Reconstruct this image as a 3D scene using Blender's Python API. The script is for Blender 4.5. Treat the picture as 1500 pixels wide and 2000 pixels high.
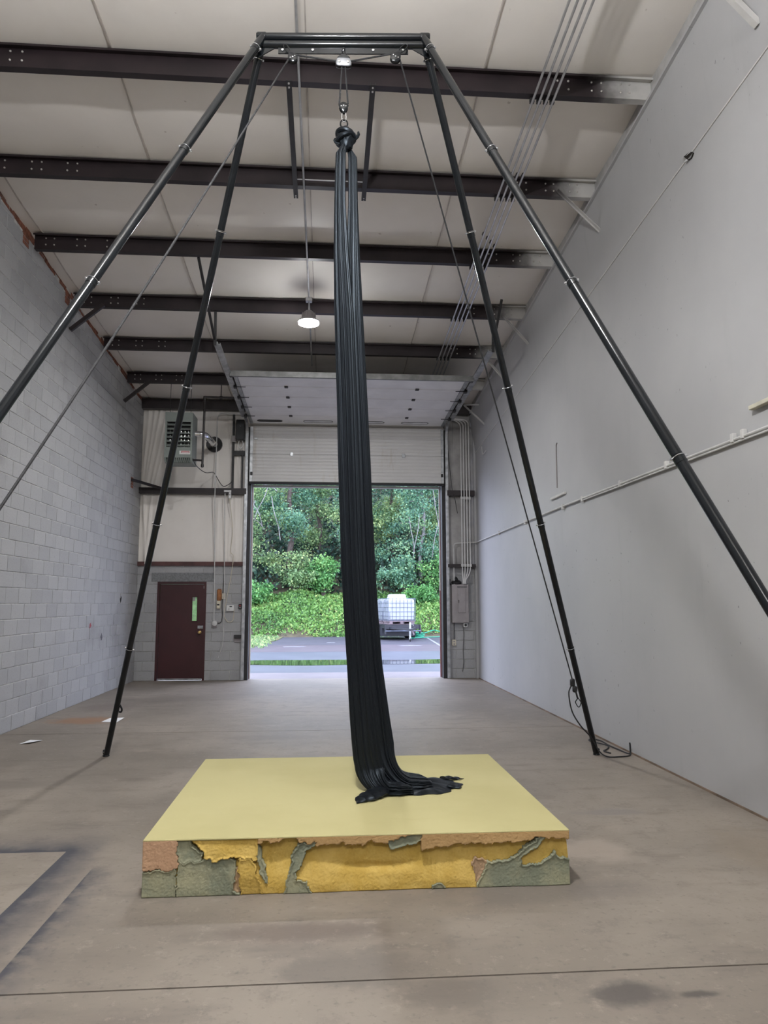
import bpy, math, random
import numpy as np
from mathutils import Vector, Matrix

# ------------------------------------------------------------------ camera, world, exposure
SC = bpy.context.scene
COL = SC.collection
for _o in list(bpy.data.objects):
    bpy.data.objects.remove(_o)

F_PX, PITCH, YAW, ROLL, CAM_H = 1448.23, 0.12177, 0.07780, -0.00139, 1.6315
cam_data = bpy.data.cameras.new('camera')
cam_data.sensor_fit = 'VERTICAL'
cam_data.sensor_height = 36.0
cam_data.lens = 36.0 * F_PX / 2000.0
cam_data.clip_end = 300
cam = bpy.data.objects.new('camera', cam_data)
COL.objects.link(cam)
_f = Vector((math.sin(YAW) * math.cos(PITCH), math.cos(YAW) * math.cos(PITCH), math.sin(PITCH)))
_r = Vector((math.cos(YAW), -math.sin(YAW), 0))
_u = _r.cross(_f)
_r2 = _r * math.cos(ROLL) + _u * math.sin(ROLL)
_u2 = -_r * math.sin(ROLL) + _u * math.cos(ROLL)
cam.matrix_world = Matrix(((_r2.x, _u2.x, -_f.x, 0), (_r2.y, _u2.y, -_f.y, 0), (_r2.z, _u2.z, -_f.z, CAM_H), (0, 0, 0, 1)))
SC.camera = cam

WORLD = bpy.data.worlds.new('overcast')
SC.world = WORLD
WORLD.use_nodes = True
WORLD.node_tree.nodes['Background'].inputs[0].default_value = (0.69, 0.76, 1.0, 1)
WORLD.node_tree.nodes['Background'].inputs[1].default_value = 4.5

SC.view_settings.view_transform = 'Standard'
SC.view_settings.look = 'None'
SC.view_settings.gamma = 1.0
SC.view_settings.exposure = 0.60
SC.view_settings.use_curve_mapping = False
SC.cycles.max_bounces = 7
SC.cycles.diffuse_bounces = 4
SC.cycles.use_light_tree = False
SC.cycles.glossy_bounces = 2
SC.cycles.transmission_bounces = 3
SC.cycles.transparent_max_bounces = 4
SC.cycles.caustics_reflective = False
SC.cycles.caustics_refractive = False
LAMP_EMIT = 545.0          # radiance of the high-bay lenses

random.seed(7)
RNG = np.random.default_rng(11)
PI = math.pi

# ------------------------------------------------------------------ key dimensions
XL, XR, DY, YB = -4.03, 3.33, 16.283, -8.0      # side walls, door wall, wall behind
Z0, SL, PH = 7.2317, 0.08358, 0.22               # purlin underside at Y=0, roof slope, purlin depth


def zb(y):      # purlin underside
    return Z0 - SL * y


def zc(y):      # ceiling
    return Z0 + PH - SL * y


# ------------------------------------------------------------------ node helper
class X:
    """a socket with arithmetic"""
    def __init__(s, nt, k):
        s.nt, s.k = nt, k

    def _m(s, op, *a):
        n = s.nt.nodes.new('ShaderNodeMath')
        n.operation = op
        for i, v in enumerate((s,) + a):
            if isinstance(v, X):
                s.nt.links.new(v.k, n.inputs[i])
            else:
                n.inputs[i].default_value = v
        return X(s.nt, n.outputs[0])

    def __add__(s, o): return s._m('ADD', o)
    def __sub__(s, o): return s._m('SUBTRACT', o)
    def __mul__(s, o): return s._m('MULTIPLY', o)
    def __truediv__(s, o): return s._m('DIVIDE', o)
    def mx(s, o): return s._m('MAXIMUM', o)
    def mn(s, o): return s._m('MINIMUM', o)
    def abs(s): return s._m('ABSOLUTE')
    def exp(s): return s._m('EXPONENT')
    def floor(s): return s._m('FLOOR')
    def sqrt(s): return s._m('SQRT')
    def gt(s, o): return s._m('GREATER_THAN', o)
    def lt(s, o): return s._m('LESS_THAN', o)

    def step(s, a, b):      # smoothstep a..b
        n = s.nt.nodes.new('ShaderNodeMapRange')
        n.interpolation_type = 'SMOOTHSTEP'
        s.nt.links.new(s.k, n.inputs[0])
        n.inputs[1].default_value, n.inputs[2].default_value = a, b
        n.inputs[3].default_value, n.inputs[4].default_value = 0, 1
        return X(s.nt, n.outputs[0])


class M:
    """a principled material under construction"""
    def __init__(s, name, rough=0.6, metal=0.0, spec=0.5):
        s.m = bpy.data.materials.new(name)
        s.m.use_nodes = True
        s.nt = s.m.node_tree
        s.b = s.nt.nodes['Principled BSDF']
        s.b.inputs['Roughness'].default_value = rough
        s.b.inputs['Metallic'].default_value = metal
        s.b.inputs['Specular IOR Level'].default_value = spec
        s._pos = None

    def pos(s):
        if s._pos is None:
            g = s.nt.nodes.new('ShaderNodeNewGeometry')
            sp = s.nt.nodes.new('ShaderNodeSeparateXYZ')
            s.nt.links.new(g.outputs['Position'], sp.inputs[0])
            s._p = g.outputs['Position']
            s._pos = [X(s.nt, sp.outputs[i]) for i in range(3)]
        return s._pos

    def vec(s, x, y, z):
        n = s.nt.nodes.new('ShaderNodeCombineXYZ')
        for i, v in enumerate((x, y, z)):
            if isinstance(v, X):
                s.nt.links.new(v.k, n.inputs[i])
            else:
                n.inputs[i].default_value = v
        return n.outputs[0]

    def noise(s, scale, detail=3, rough=0.55, vec=None, stretch=None, obj=False):
        n = s.nt.nodes.new('ShaderNodeTexNoise')
        n.inputs['Scale'].default_value = scale
        n.inputs['Detail'].default_value = detail
        n.inputs['Roughness'].default_value = rough
        if vec is None:
            if obj:
                t = s.nt.nodes.new('ShaderNodeTexCoord')
                vec = t.outputs['Object']
            else:
                s.pos()
                vec = s._p
        if stretch:
            mp = s.nt.nodes.new('ShaderNodeMapping')
            mp.inputs['Scale'].default_value = stretch
            s.nt.links.new(vec, mp.inputs['Vector'])
            vec = mp.outputs[0]
        s.nt.links.new(vec, n.inputs['Vector'])
        return X(s.nt, n.outputs['Fac'])

    def white(s, x, y, z=0.0):
        n = s.nt.nodes.new('ShaderNodeTexWhiteNoise')
        n.noise_dimensions = '3D'
        s.nt.links.new(s.vec(x, y, z), n.inputs['Vector'])
        return X(s.nt, n.outputs['Value'])

    def attr(s, name):
        n = s.nt.nodes.new('ShaderNodeAttribute')
        n.attribute_name = name
        return X(s.nt, n.outputs['Fac'])

    def col(s, c):
        n = s.nt.nodes.new('ShaderNodeRGB')
        n.outputs[0].default_value = (*c, 1)
        return n.outputs[0]

    def mix(s, a, b, f):
        n = s.nt.nodes.new('ShaderNodeMix')
        n.data_type = 'RGBA'
        for v, i in ((a, 6), (b, 7)):
            if isinstance(v, tuple):
                n.inputs[i].default_value = (*v, 1)
            else:
                s.nt.links.new(v, n.inputs[i])
        if isinstance(f, X):
            s.nt.links.new(f.k, n.inputs[0])
        else:
            n.inputs[0].default_value = f
        return n.outputs[2]

    def color(s, c):
        if isinstance(c, tuple):
            s.b.inputs['Base Color'].default_value = (*c, 1)
        else:
            s.nt.links.new(c, s.b.inputs['Base Color'])
        return s

    def set(s, name, v):
        if isinstance(v, X):
            s.nt.links.new(v.k, s.b.inputs[name])
        else:
            s.b.inputs[name].default_value = v
        return s

    def bump(s, h, strength=0.3, dist=0.01):
        n = s.nt.nodes.new('ShaderNodeBump')
        n.inputs['Strength'].default_value = strength
        n.inputs['Distance'].default_value = dist
        s.nt.links.new(h.k, n.inputs['Height'])
        s.nt.links.new(n.outputs[0], s.b.inputs['Normal'])
        return s


def simple(name, c, rough=0.6, metal=0.0, var=0.15, scale=6.0, bump=0.0, spec=0.5):
    """a plain surface with a little grime in it"""
    m = M(name, rough, metal, spec)
    n = m.noise(scale, 4)
    lo = tuple(v * (1 - var) for v in c)
    hi = tuple(min(1, v * (1 + var)) for v in c)
    m.color(m.mix(lo, hi, n.step(0.3, 0.7)))
    if bump:
        m.bump(m.noise(scale * 8, 3), bump, 0.005)
    return m.m


# ------------------------------------------------------------------ mesh helper
class MB:
    def __init__(s):
        s.v, s.f = [], []

    def add(s, vs, fs):
        o = len(s.v)
        s.v += [tuple(map(float, p)) for p in vs]
        s.f += [tuple(i + o for i in f) for f in fs]
        return s

    def box(s, x0, x1, y0, y1, z0, z1):
        return s.add([(x0, y0, z0), (x1, y0, z0), (x1, y1, z0), (x0, y1, z0), (x0, y0, z1), (x1, y0, z1), (x1, y1, z1), (x0, y1, z1)],
                     [(0, 3, 2, 1), (4, 5, 6, 7), (0, 1, 5, 4), (1, 2, 6, 5), (2, 3, 7, 6), (3, 0, 4, 7)])

    def rbox(s, x0, x1, y0, y1, z0, z1, c=0.01):
        """a box with every edge chamfered"""
        vs, key = [], {}
        cx, cy, cz = (x0 + x1) / 2, (y0 + y1) / 2, (z0 + z1) / 2
        hx, hy, hz = (x1 - x0) / 2, (y1 - y0) / 2, (z1 - z0) / 2
        c = min(c, hx * .9, hy * .9, hz * .9)
        for sx in (-1, 1):
            for sy in (-1, 1):
                for sz in (-1, 1):
                    for k, (a, b, d) in enumerate(((0, c, c), (c, 0, c), (c, c, 0))):
                        key[sx, sy, sz, k] = len(vs)
                        vs.append((cx + sx * (hx - a), cy + sy * (hy - b), cz + sz * (hz - d)))
        fs = []
        K = lambda a, b, d, k: key[a, b, d, k]
        for q in (-1, 1):
            fx = [K(q, -1, -1, 0), K(q, 1, -1, 0), K(q, 1, 1, 0), K(q, -1, 1, 0)]
            fy = [K(-1, q, -1, 1), K(-1, q, 1, 1), K(1, q, 1, 1), K(1, q, -1, 1)]
            fz = [K(-1, -1, q, 2), K(1, -1, q, 2), K(1, 1, q, 2), K(-1, 1, q, 2)]
            for f in (fx, fy, fz):
                fs.append(tuple(f if q > 0 else f[::-1]))
        for a in (-1, 1):
            for b in (-1, 1):
                e = [K(a, b, -1, 0), K(a, b, -1, 1), K(a, b, 1, 1), K(a, b, 1, 0)]
                fs.append(tuple(e if a * b > 0 else e[::-1]))
                e = [K(a, -1, b, 0), K(a, 1, b, 0), K(a, 1, b, 2), K(a, -1, b, 2)]
                fs.append(tuple(e if a * b > 0 else e[::-1]))
                e = [K(-1, a, b, 1), K(-1, a, b, 2), K(1, a, b, 2), K(1, a, b, 1)]
                fs.append(tuple(e if a * b > 0 else e[::-1]))
                for d in (-1, 1):
                    e = [K(a, b, d, 0), K(a, b, d, 1), K(a, b, d, 2)]
                    fs.append(tuple(e if a * b * d > 0 else e[::-1]))
        return s.add(vs, fs)

    def rings(s, rings, closed=True, cap=True):
        """loft a list of equal rings"""
        n = len(rings[0])
        vs = [p for r in rings for p in r]
        fs = []
        for i in range(len(rings) - 1):
            for j in range(n if closed else n - 1):
                k = (j + 1) % n
                fs.append((i * n + j, i * n + k, (i + 1) * n + k, (i + 1) * n + j))
        if cap:
            fs.append(tuple(range(n))[::-1])
            fs.append(tuple((len(rings) - 1) * n + j for j in range(n)))
        return s.add(vs, fs)

    def tube(s, pts, r, n=8, cap=True):
        """round tube along a polyline; r a number or one per point"""
        P = [Vector(p) for p in pts]
        R = r if isinstance(r, (list, tuple)) else [r] * len(P)
        T = []
        for i in range(len(P)):
            a = P[max(i - 1, 0)]
            b = P[min(i + 1, len(P) - 1)]
            T.append((b - a).normalized())
        t = T[0]
        u = t.cross(Vector((0, 0, 1)))
        if u.length < 1e-3:
            u = t.cross(Vector((0, 1, 0)))
        u.normalize()
        rg = []
        for i, p in enumerate(P):
            u = (u - T[i] * u.dot(T[i])).normalized()
            w = T[i].cross(u)
            rg.append([p + (u * math.cos(2 * PI * j / n) + w * math.sin(2 * PI * j / n)) * R[i] for j in range(n)])
        return s.rings(rg, True, cap)

    def bar(s, a, b, w, h, up=(0, 0, 1)):
        """rectangular bar from a to b, w across, h along up"""
        a, b, up = Vector(a), Vector(b), Vector(up)
        t = (b - a).normalized()
        x = t.cross(up)
        if x.length < 1e-3:
            x = t.cross(Vector((0, 1, 0)))
        x.normalize()
        y = x.cross(t)
        q = [(-.5, -.5), (.5, -.5), (.5, .5), (-.5, .5)]
        return s.rings([[p + x * (w * i) + y * (h * j) for i, j in q] for p in (a, b)])

    def sweep(s, pts, prof, up=(1, 0, 0)):
        """sweep a closed 2-D profile along a polyline; first profile axis stays near up"""
        P = [Vector(p) for p in pts]
        rg = []
        for i, p in enumerate(P):
            t = (P[min(i + 1, len(P) - 1)] - P[max(i - 1, 0)]).normalized()
            u = Vector(up)
            u = (u - t * u.dot(t)).normalized()
            w = t.cross(u)
            rg.append([p + u * a + w * b for a, b in prof])
        return s.rings(rg)

    def lathe(s, prof, c=(0, 0, 0), axis=(0, 0, 1), n=20, cap=True):
        """revolve (radius, height) pairs about an axis through c"""
        c, ax = Vector(c), Vector(axis).normalized()
        u = ax.cross(Vector((1, 0, 0)))
        if u.length < 1e-3:
            u = ax.cross(Vector((0, 1, 0)))
        u.normalize()
        w = ax.cross(u)
        return s.rings([[c + ax * h + (u * math.cos(2 * PI * j / n) + w * math.sin(2 * PI * j / n)) * max(r, 1e-4)
                         for j in range(n)] for r, h in prof], True, cap)

    def torus(s, c, axis, R, r, n=20, m=8, a0=0.0, a1=2 * PI, sx=1.0):
        c, ax = Vector(c), Vector(axis).normalized()
        u = ax.cross(Vector((0, 0, 1)))
        if u.length < 1e-3:
            u = Vector((1, 0, 0))
        u.normalize()
        w = ax.cross(u)
        full = abs(a1 - a0 - 2 * PI) < 1e-6
        rg = []
        for i in range(n + 1):
            t = a0 + (a1 - a0) * i / n
            d = u * math.cos(t) * sx + w * math.sin(t)
            rg.append([c + d * R + (d.normalized() * math.cos(2 * PI * j / m) + ax * math.sin(2 * PI * j / m)) * r for j in range(m)])
        return s.rings(rg, True, not full)

    def prism(s, poly, a, b, axis='y'):
        """extrude a 2-D polygon between a and b along an axis"""
        def mk(p, t):
            return {'y': (p[0], t, p[1]), 'x': (t, p[0], p[1]), 'z': (p[0], p[1], t)}[axis]
        n = len(poly)
        vs = [mk(p, a) for p in poly] + [mk(p, b) for p in poly]
        fs = [tuple(range(n))[::-1], tuple(range(n, 2 * n))]
        fs += [(i, (i + 1) % n, (i + 1) % n + n, i + n) for i in range(n)]
        return s.add(vs, fs)

    def build(s, name, mat, parent=None, smooth=0.7, world=False, fix=True):
        me = bpy.data.meshes.new(name)
        me.from_pydata(s.v, [], s.f)
        if fix:
            import bmesh
            bm = bmesh.new()
            bm.from_mesh(me)
            bmesh.ops.recalc_face_normals(bm, faces=bm.faces)
            bm.to_mesh(me)
            bm.free()
        me.update()
        if smooth:
            me.shade_smooth()
            me.set_sharp_from_angle(angle=smooth)
        me.materials.append(mat)
        return link(name, me, parent, world)


def link(name, me, parent=None, world=False):
    o = bpy.data.objects.new(name, me)
    COL.objects.link(o)
    if parent is not None:
        o.parent = parent
        o.matrix_parent_inverse = Matrix.Translation(parent_loc(parent)).inverted()
    elif not world and me is not None and len(me.vertices):
        co = np.empty(len(me.vertices) * 3)
        me.vertices.foreach_get('co', co)
        co = co.reshape(-1, 3)
        c = (co.min(0) + co.max(0)) / 2
        c[2] = co[:, 2].min()
        me.vertices.foreach_set('co', (co - c).ravel())
        me.update()
        o.location = c
    return o


def parent_loc(p):
    v = Vector(p.location)
    while p.parent is not None:
        v = v + Vector(p.matrix_parent_inverse.translation) + Vector(p.parent.location)
        p = p.parent
    return v


def tag(o, label=None, cat=None, group=None, kind=None):
    for k, v in (('label', label), ('category', cat), ('group', group), ('kind', kind)):
        if v:
            o[k] = v
    return o


def thing(name, loc, label, cat, group=None, kind=None):
    o = bpy.data.objects.new(name, None)
    o.empty_display_size = 0.1
    COL.objects.link(o)
    o.location = loc
    return tag(o, label, cat, group, kind)


def struct(name, loc=(0, 0, 0)):
    o = bpy.data.objects.new(name, None)
    COL.objects.link(o)
    o.location = loc
    o['kind'] = 'structure'
    return o


def copy_tree(o, parent=None):
    c = o.copy()
    COL.objects.link(c)
    c.parent = parent
    for ch in list(o.children):
        copy_tree(ch, c)
    return c


def npmesh(name, V, Q, mat, parent=None, attrs=None, world=True, smooth=False):
    """mesh from numpy verts (n,3) and quads (m,4)"""
    me = bpy.data.meshes.new(name)
    V = np.asarray(V, dtype=np.float32)
    Q = np.asarray(Q, dtype=np.int32)
    k = Q.shape[1]
    me.vertices.add(len(V))
    me.vertices.foreach_set('co', V.ravel())
    me.loops.add(Q.size)
    me.loops.foreach_set('vertex_index', Q.ravel())
    me.polygons.add(len(Q))
    me.polygons.foreach_set('loop_start', np.arange(0, Q.size, k, dtype=np.int32))
    me.polygons.foreach_set('loop_total', np.full(len(Q), k, dtype=np.int32))
    for an, av in (attrs or {}).items():
        a = me.attributes.new(an, 'FLOAT', 'POINT')
        a.data.foreach_set('value', np.asarray(av, dtype=np.float32))
    me.update(calc_edges=True)
    me.validate()
    if smooth:
        me.shade_smooth()
    me.materials.append(mat)
    return link(name, me, parent, world)


def grid(fn, nu, nv):
    """verts and quads of fn(u, v) sampled on a grid"""
    u, v = np.meshgrid(np.linspace(0, 1, nu), np.linspace(0, 1, nv), indexing='ij')
    V = np.stack(fn(u, v), -1).reshape(-1, 3)
    i, j = np.meshgrid(np.arange(nu - 1), np.arange(nv - 1), indexing='ij')
    a = (i * nv + j).ravel()
    return V, np.stack([a, a + nv, a + nv + 1, a + 1], -1)


def fillet(pts, r, n=6):
    """round the corners of a polyline"""
    P = [Vector(p) for p in pts]
    out = [P[0]]
    for i in range(1, len(P) - 1):
        a, b, c = P[i - 1], P[i], P[i + 1]
        d = min(r, (a - b).length * .49, (c - b).length * .49)
        p, q = b + (a - b).normalized() * d, b + (c - b).normalized() * d
        for k in range(n + 1):
            t = k / n
            out.append(p * (1 - t) ** 2 + b * 2 * t * (1 - t) + q * t * t)
    out.append(P[-1])
    return out


def curve_pts(ctrl, n=8):
    """Catmull-Rom through control points"""
    P = [Vector(p) for p in ctrl]
    P = [P[0] * 2 - P[1]] + P + [P[-1] * 2 - P[-2]]
    out = []
    for i in range(1, len(P) - 2):
        for k in range(n):
            t = k / n
            a, b, c, d = P[i - 1:i + 3]
            out.append((b * 2 + (c - a) * t + (a * 2 - b * 5 + c * 4 - d) * t * t + (b * 3 - a - c * 3 + d) * t ** 3) / 2)
    out.append(P[-2])
    return out


def smoothnoise(x, y, seed=0):
    """cheap smooth 2-D noise for arrays"""
    r = np.random.default_rng(seed)
    s = np.zeros_like(x, dtype=float)
    for k in range(7):
        a, p = r.uniform(0, 2 * PI, 2)
        f = r.uniform(.6, 1.8)
        s += np.sin((x * math.cos(a) + y * math.sin(a)) * f + p)
    return s / 3.5

# ------------------------------------------------------------------ materials
# concrete floor, with stains, the mat's shadow painted in, and the grey overspray left around two boards painted on it
m = M('concrete_floor', 0.55, spec=0.35)
px, py, pz = m.pos()
n1 = m.noise(0.55, 3, 0.6)
n2 = m.noise(2.6, 3, 0.6, stretch=(0.5, 1.6, 1))
n3 = m.noise(28, 3)
c = m.mix((0.185, 0.158, 0.130), (0.265, 0.228, 0.190), n1.step(0.32, 0.68))
c = m.mix(c, (0.125, 0.105, 0.09), n2.step(0.52, 0.78) * 0.55)
c = m.mix(c, (0.13, 0.11, 0.095), m.noise(5.5, 4, 0.75).step(0.50, 0.70) * 0.6)
c = m.mix(c, (0.33, 0.285, 0.235), m.noise(11, 4, 0.75).step(0.53, 0.72) * 0.55)
c = m.mix(c, (0.32, 0.265, 0.215), m.noise(1.3, 4).step(0.60, 0.72) * 0.4)
c = m.mix(c, (0.11, 0.095, 0.08), n3.step(0.56, 0.76) * 0.5)


WOB = (m.noise(5.5, 4, 0.65) - 0.5) * 2.0


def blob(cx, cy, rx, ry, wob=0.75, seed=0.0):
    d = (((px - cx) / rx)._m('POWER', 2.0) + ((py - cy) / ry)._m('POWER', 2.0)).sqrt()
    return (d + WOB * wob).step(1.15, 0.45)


for (bx, by, rx, ry, colr, k) in [
        (1.28, 3.25, 0.20, 0.11, (0.10, 0.09, 0.085), 0.75), (1.58, 3.22, 0.09, 0.035, (0.09, 0.08, 0.075), 0.75),
        (0.12, 3.55, 0.35, 0.20, (0.17, 0.15, 0.13), 0.6), (0.55, 3.30, 0.25, 0.14, (0.19, 0.165, 0.14), 0.5),
        (-0.10, 3.95, 0.50, 0.13, (0.16, 0.12, 0.10), 0.6), (-3.35, 10.95, 0.55, 0.35, (0.42, 0.21, 0.10), 0.7),  # first blob: damp and the mat's cast shadow, painted into the floor colour
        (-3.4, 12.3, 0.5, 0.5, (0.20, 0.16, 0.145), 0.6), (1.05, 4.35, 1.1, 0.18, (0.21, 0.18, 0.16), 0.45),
        (2.25, 5.9, 0.30, 0.10, (0.24, 0.22, 0.22), 0.5), (1.75, 5.05, 0.30, 0.25, (0.50, 0.42, 0.35), 0.6),
        (1.4, 6.0, 0.28, 0.14, (0.50, 0.42, 0.36), 0.55), (-2.9, 7.2, 0.6, 0.18, (0.22, 0.19, 0.165), 0.55),
        (-0.7, 9.4, 0.7, 0.2, (0.22, 0.19, 0.17), 0.5), (2.9, 4.9, 0.35, 0.6, (0.36, 0.29, 0.22), 0.5)]:
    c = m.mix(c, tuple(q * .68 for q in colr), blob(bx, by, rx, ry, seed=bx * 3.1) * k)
# overspray: board one has its corner at (-1.70, 5.29), board two its edge at x = -1.43
wob = m.noise(7, 3)
dx, dy = (px + 1.70).mx(0.0), (py - 5.29).mx(0.0)
d1 = (dx * dx + dy * dy).sqrt()
s1 = (d1.gt(0.0003)) * (d1 * -6.0).exp() * (wob.step(0.22, 0.62) * 0.6 + 0.75)
s1 = s1 * px.step(-1.40, -1.52)
dx2 = px + 1.43
s2 = dx2.gt(0.0) * (dx2.mx(0.0) * -11.0).exp() * py.step(5.02, 4.80) * (wob.step(0.3, 0.6) * 0.9 + 0.35)
c = m.mix(c, (0.048, 0.050, 0.062), (s1.mx(s2)).mn(1.0) * 0.95)
# scattered white flecks
c = m.mix(c, (0.7, 0.69, 0.66), m.noise(21, 1).step(0.845, 0.86) * 0.7)
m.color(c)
m.set('Roughness', n1 * 0.25 + 0.42)
m.bump(n3, 0.18, 0.004)
MAT_FLOOR = m.m
MAT_JOINT = simple('joint_dirt', (0.05, 0.045, 0.04), 0.9)

# concrete blocks: every block its own tone, taken from where it sits
m = M('concrete_block', 0.85, spec=0.25)
px, py, pz = m.pos()
row = (pz / 0.2032).floor()
half = row._m('MODULO', 2.0) * 0.5
sel = px.lt(-3.97)
cell = m.white(((py * sel + px * (sel * -1.0 + 1.0)) / 0.4064 + half).floor(), row)
n = m.noise(45, 3)
c = m.mix((0.335, 0.337, 0.342), (0.385, 0.385, 0.388), cell)
c = m.mix(c, (0.22, 0.215, 0.21), m.noise(1.1, 5, 0.65).step(0.52, 0.75) * 0.55)
c = m.mix(c, (0.42, 0.42, 0.42), n.step(0.55, 0.75) * 0.35)
c = m.mix(c, (0.13, 0.12, 0.11), n.step(0.40, 0.25) * 0.35)
m.color(c)
m.bump(n, 0.4, 0.004)
MAT_BLOCK = m.m
MAT_MORTAR = simple('mortar', (0.50, 0.495, 0.47), 0.9, var=0.25, scale=9, bump=0.2)
MAT_BRICK = simple('red_brick', (0.20, 0.075, 0.045), 0.85, var=0.45, scale=14, bump=0.3)
MAT_LINTEL = simple('precast_lintel', (0.20, 0.205, 0.21), 0.85, var=0.2, scale=30, bump=0.3)

# scuffed white paint on the drywall
m = M('scuffed_white_drywall', 0.5, spec=0.3)
px, py, pz = m.pos()
v = m.noise(0.35, 5, 0.6)
c = m.mix((0.385, 0.385, 0.39), (0.445, 0.445, 0.445), v.step(0.3, 0.7))
sc = m.noise(1.0, 4, 0.6, stretch=(1, 3.5, 0.6))
c = m.mix(c, (0.34, 0.34, 0.34), sc.step(0.60, 0.76) * 0.30)
sp = m.noise(17, 2, vec=m.vec(0.0, py * 1.2, pz * 0.8))
dense = m.noise(0.6, 2, vec=m.vec(4.0, py, pz)).step(0.45, 0.6)
c = m.mix(c, (0.10, 0.095, 0.09), sp.step(0.70, 0.74) * dense * 0.75)
lines = m.noise(2.2, 2, vec=m.vec(0.0, py * 0.25, pz * 9.0)).step(0.72, 0.76) * m.noise(0.8, 1, vec=m.vec(9.0, py, pz)).step(0.55, 0.65)
c = m.mix(c, (0.35, 0.35, 0.35), lines * 0.4)
m.color(c)
m.bump(m.noise(60, 2), 0.08, 0.003)
MAT_DRYWALL = m.m
MAT_CREAMPAINT = simple('dull_white_paint', (0.56, 0.55, 0.53), 0.6, var=0.12, scale=3)

# cream vinyl facing of the insulation
m = M('vinyl_insulation', 0.42, spec=0.4)
v = m.noise(0.6, 5, 0.6)
c = m.mix((0.80, 0.755, 0.70), (0.87, 0.83, 0.775), v.step(0.3, 0.7))
c = m.mix(c, (0.36, 0.30, 0.25), m.noise(9, 2).step(0.74, 0.80) * 0.5)
m.color(c)
m.bump(m.noise(7, 4), 0.10, 0.02)
MAT_VINYL = m.m
MAT_VINYL_SEAM = simple('vinyl_seam', (0.50, 0.455, 0.42), 0.5)

# red-brown primed steel; the ends by the white wall carry white overspray
m = M('primed_steel', 0.45, spec=0.4)
px, py, pz = m.pos()
c = m.mix((0.014, 0.0095, 0.011), (0.024, 0.016, 0.018), m.noise(3, 4).step(0.3, 0.7))
fade = (px + (m.noise(5, 3) - 0.5) * 0.35).step(2.62, 3.15)
c = m.mix(c, (0.55, 0.54, 0.52), fade * 0.9)
m.color(c)
MAT_PURLIN = m.m
MAT_FLANGE = simple('primed_steel_plain', (0.018, 0.0115, 0.0125), 0.5, var=0.3)
MAT_BOLT = simple('zinc_bolt', (0.55, 0.53, 0.50), 0.35, metal=0.6)
MAT_MAROON = simple('maroon_paint', (0.042, 0.0075, 0.009), 0.42, var=0.15, scale=2)
MAT_STEELRED = simple('faded_red_steel', (0.085, 0.033, 0.030), 0.55, var=0.3, scale=5)
MAT_GALV = simple('galvanised_steel', (0.42, 0.43, 0.44), 0.38, metal=0.75, var=0.25, scale=9)
MAT_CONDUIT = simple('conduit_zinc', (0.50, 0.50, 0.50), 0.35, metal=0.7, var=0.15)
MAT_CONDUIT_PAINT = simple('painted_conduit', (0.56, 0.555, 0.54), 0.5, var=0.12)
MAT_DARK = simple('dark_steel', (0.018, 0.017, 0.018), 0.5, var=0.3)
MAT_BLACKPIPE = simple('black_iron', (0.022, 0.018, 0.017), 0.45, var=0.3)
MAT_BLACKPLASTIC = simple('black_plastic', (0.012, 0.012, 0.013), 0.4)
MAT_WHITEPLASTIC = simple('white_plastic', (0.70, 0.70, 0.68), 0.4, var=0.06)
MAT_IVORY = simple('ivory_plastic', (0.60, 0.55, 0.43), 0.45, var=0.08)
MAT_GREYBOX = simple('grey_enamel', (0.30, 0.275, 0.275), 0.5, var=0.12, scale=4)
MAT_HEATER = simple('grey_green_enamel', (0.20, 0.225, 0.205), 0.45, var=0.1, scale=4)
MAT_WOOD = simple('orange_wood', (0.28, 0.11, 0.035), 0.6, var=0.3, scale=12)
MAT_BRASS = simple('brass', (0.60, 0.42, 0.17), 0.3, metal=0.8)
MAT_CHROME = simple('chrome', (0.75, 0.76, 0.78), 0.15, metal=1.0, var=0.05)
MAT_PAPER = simple('paper', (0.78, 0.79, 0.80), 0.7, var=0.03)
MAT_BLACKCOAT = simple('black_powder_coat', (0.006, 0.0075, 0.009), 0.18, var=0.2, spec=0.38)
MAT_ROPE = simple('black_rope', (0.018, 0.018, 0.020), 0.75, var=0.35, scale=60, bump=0.5)
MAT_DOORPANEL = simple('white_door_panel', (0.80, 0.795, 0.80), 0.42, var=0.06, scale=2)
MAT_RUBBER = simple('rubber', (0.02, 0.02, 0.02), 0.7)
MAT_RED = simple('red_print', (0.45, 0.03, 0.04), 0.5)

m = M('dirty_ribbed_panel', 0.45)
px, py, pz = m.pos()
c = m.mix((0.60, 0.59, 0.57), (0.67, 0.66, 0.645), m.noise(1.2, 3))
c = m.mix(c, (0.40, 0.33, 0.22), m.noise(2.2, 5, 0.7, stretch=(2.2, 1, 0.45)).step(0.56, 0.78) * 0.45)
m.color(c)
MAT_RIBBED = m.m

m = M('window_glass', 0.25)
m.color((0.9, 0.95, 1.0))
m.set('Transmission Weight', 0.8)
m.set('IOR', 1.03)
MAT_GLASS = m.m

m = M('lamp_lens', 0.3)
m.color((0.9, 0.9, 0.9))
m.b.inputs['Emission Color'].default_value = (0.98, 0.985, 1.0, 1)
m.set('Emission Strength', LAMP_EMIT)
MAT_LENS = m.m
m = M('lamp_skirt', 0.4)
m.color((0.9, 0.9, 0.9))
m.b.inputs['Emission Color'].default_value = (0.98, 0.985, 1.0, 1)
m.set('Emission Strength', LAMP_EMIT * 0.25)
MAT_SKIRT = m.m
m = M('lamp_added_uplight', 0.4)  # added glow for the unseen lamps, stronger than their lenses, to lift the ceiling
m.color((0.9, 0.9, 0.9))
m.b.inputs['Emission Color'].default_value = (0.98, 0.985, 1.0, 1)
m.set('Emission Strength', LAMP_EMIT * 1.75)
MAT_ADDED_UPLIGHT = m.m

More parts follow.
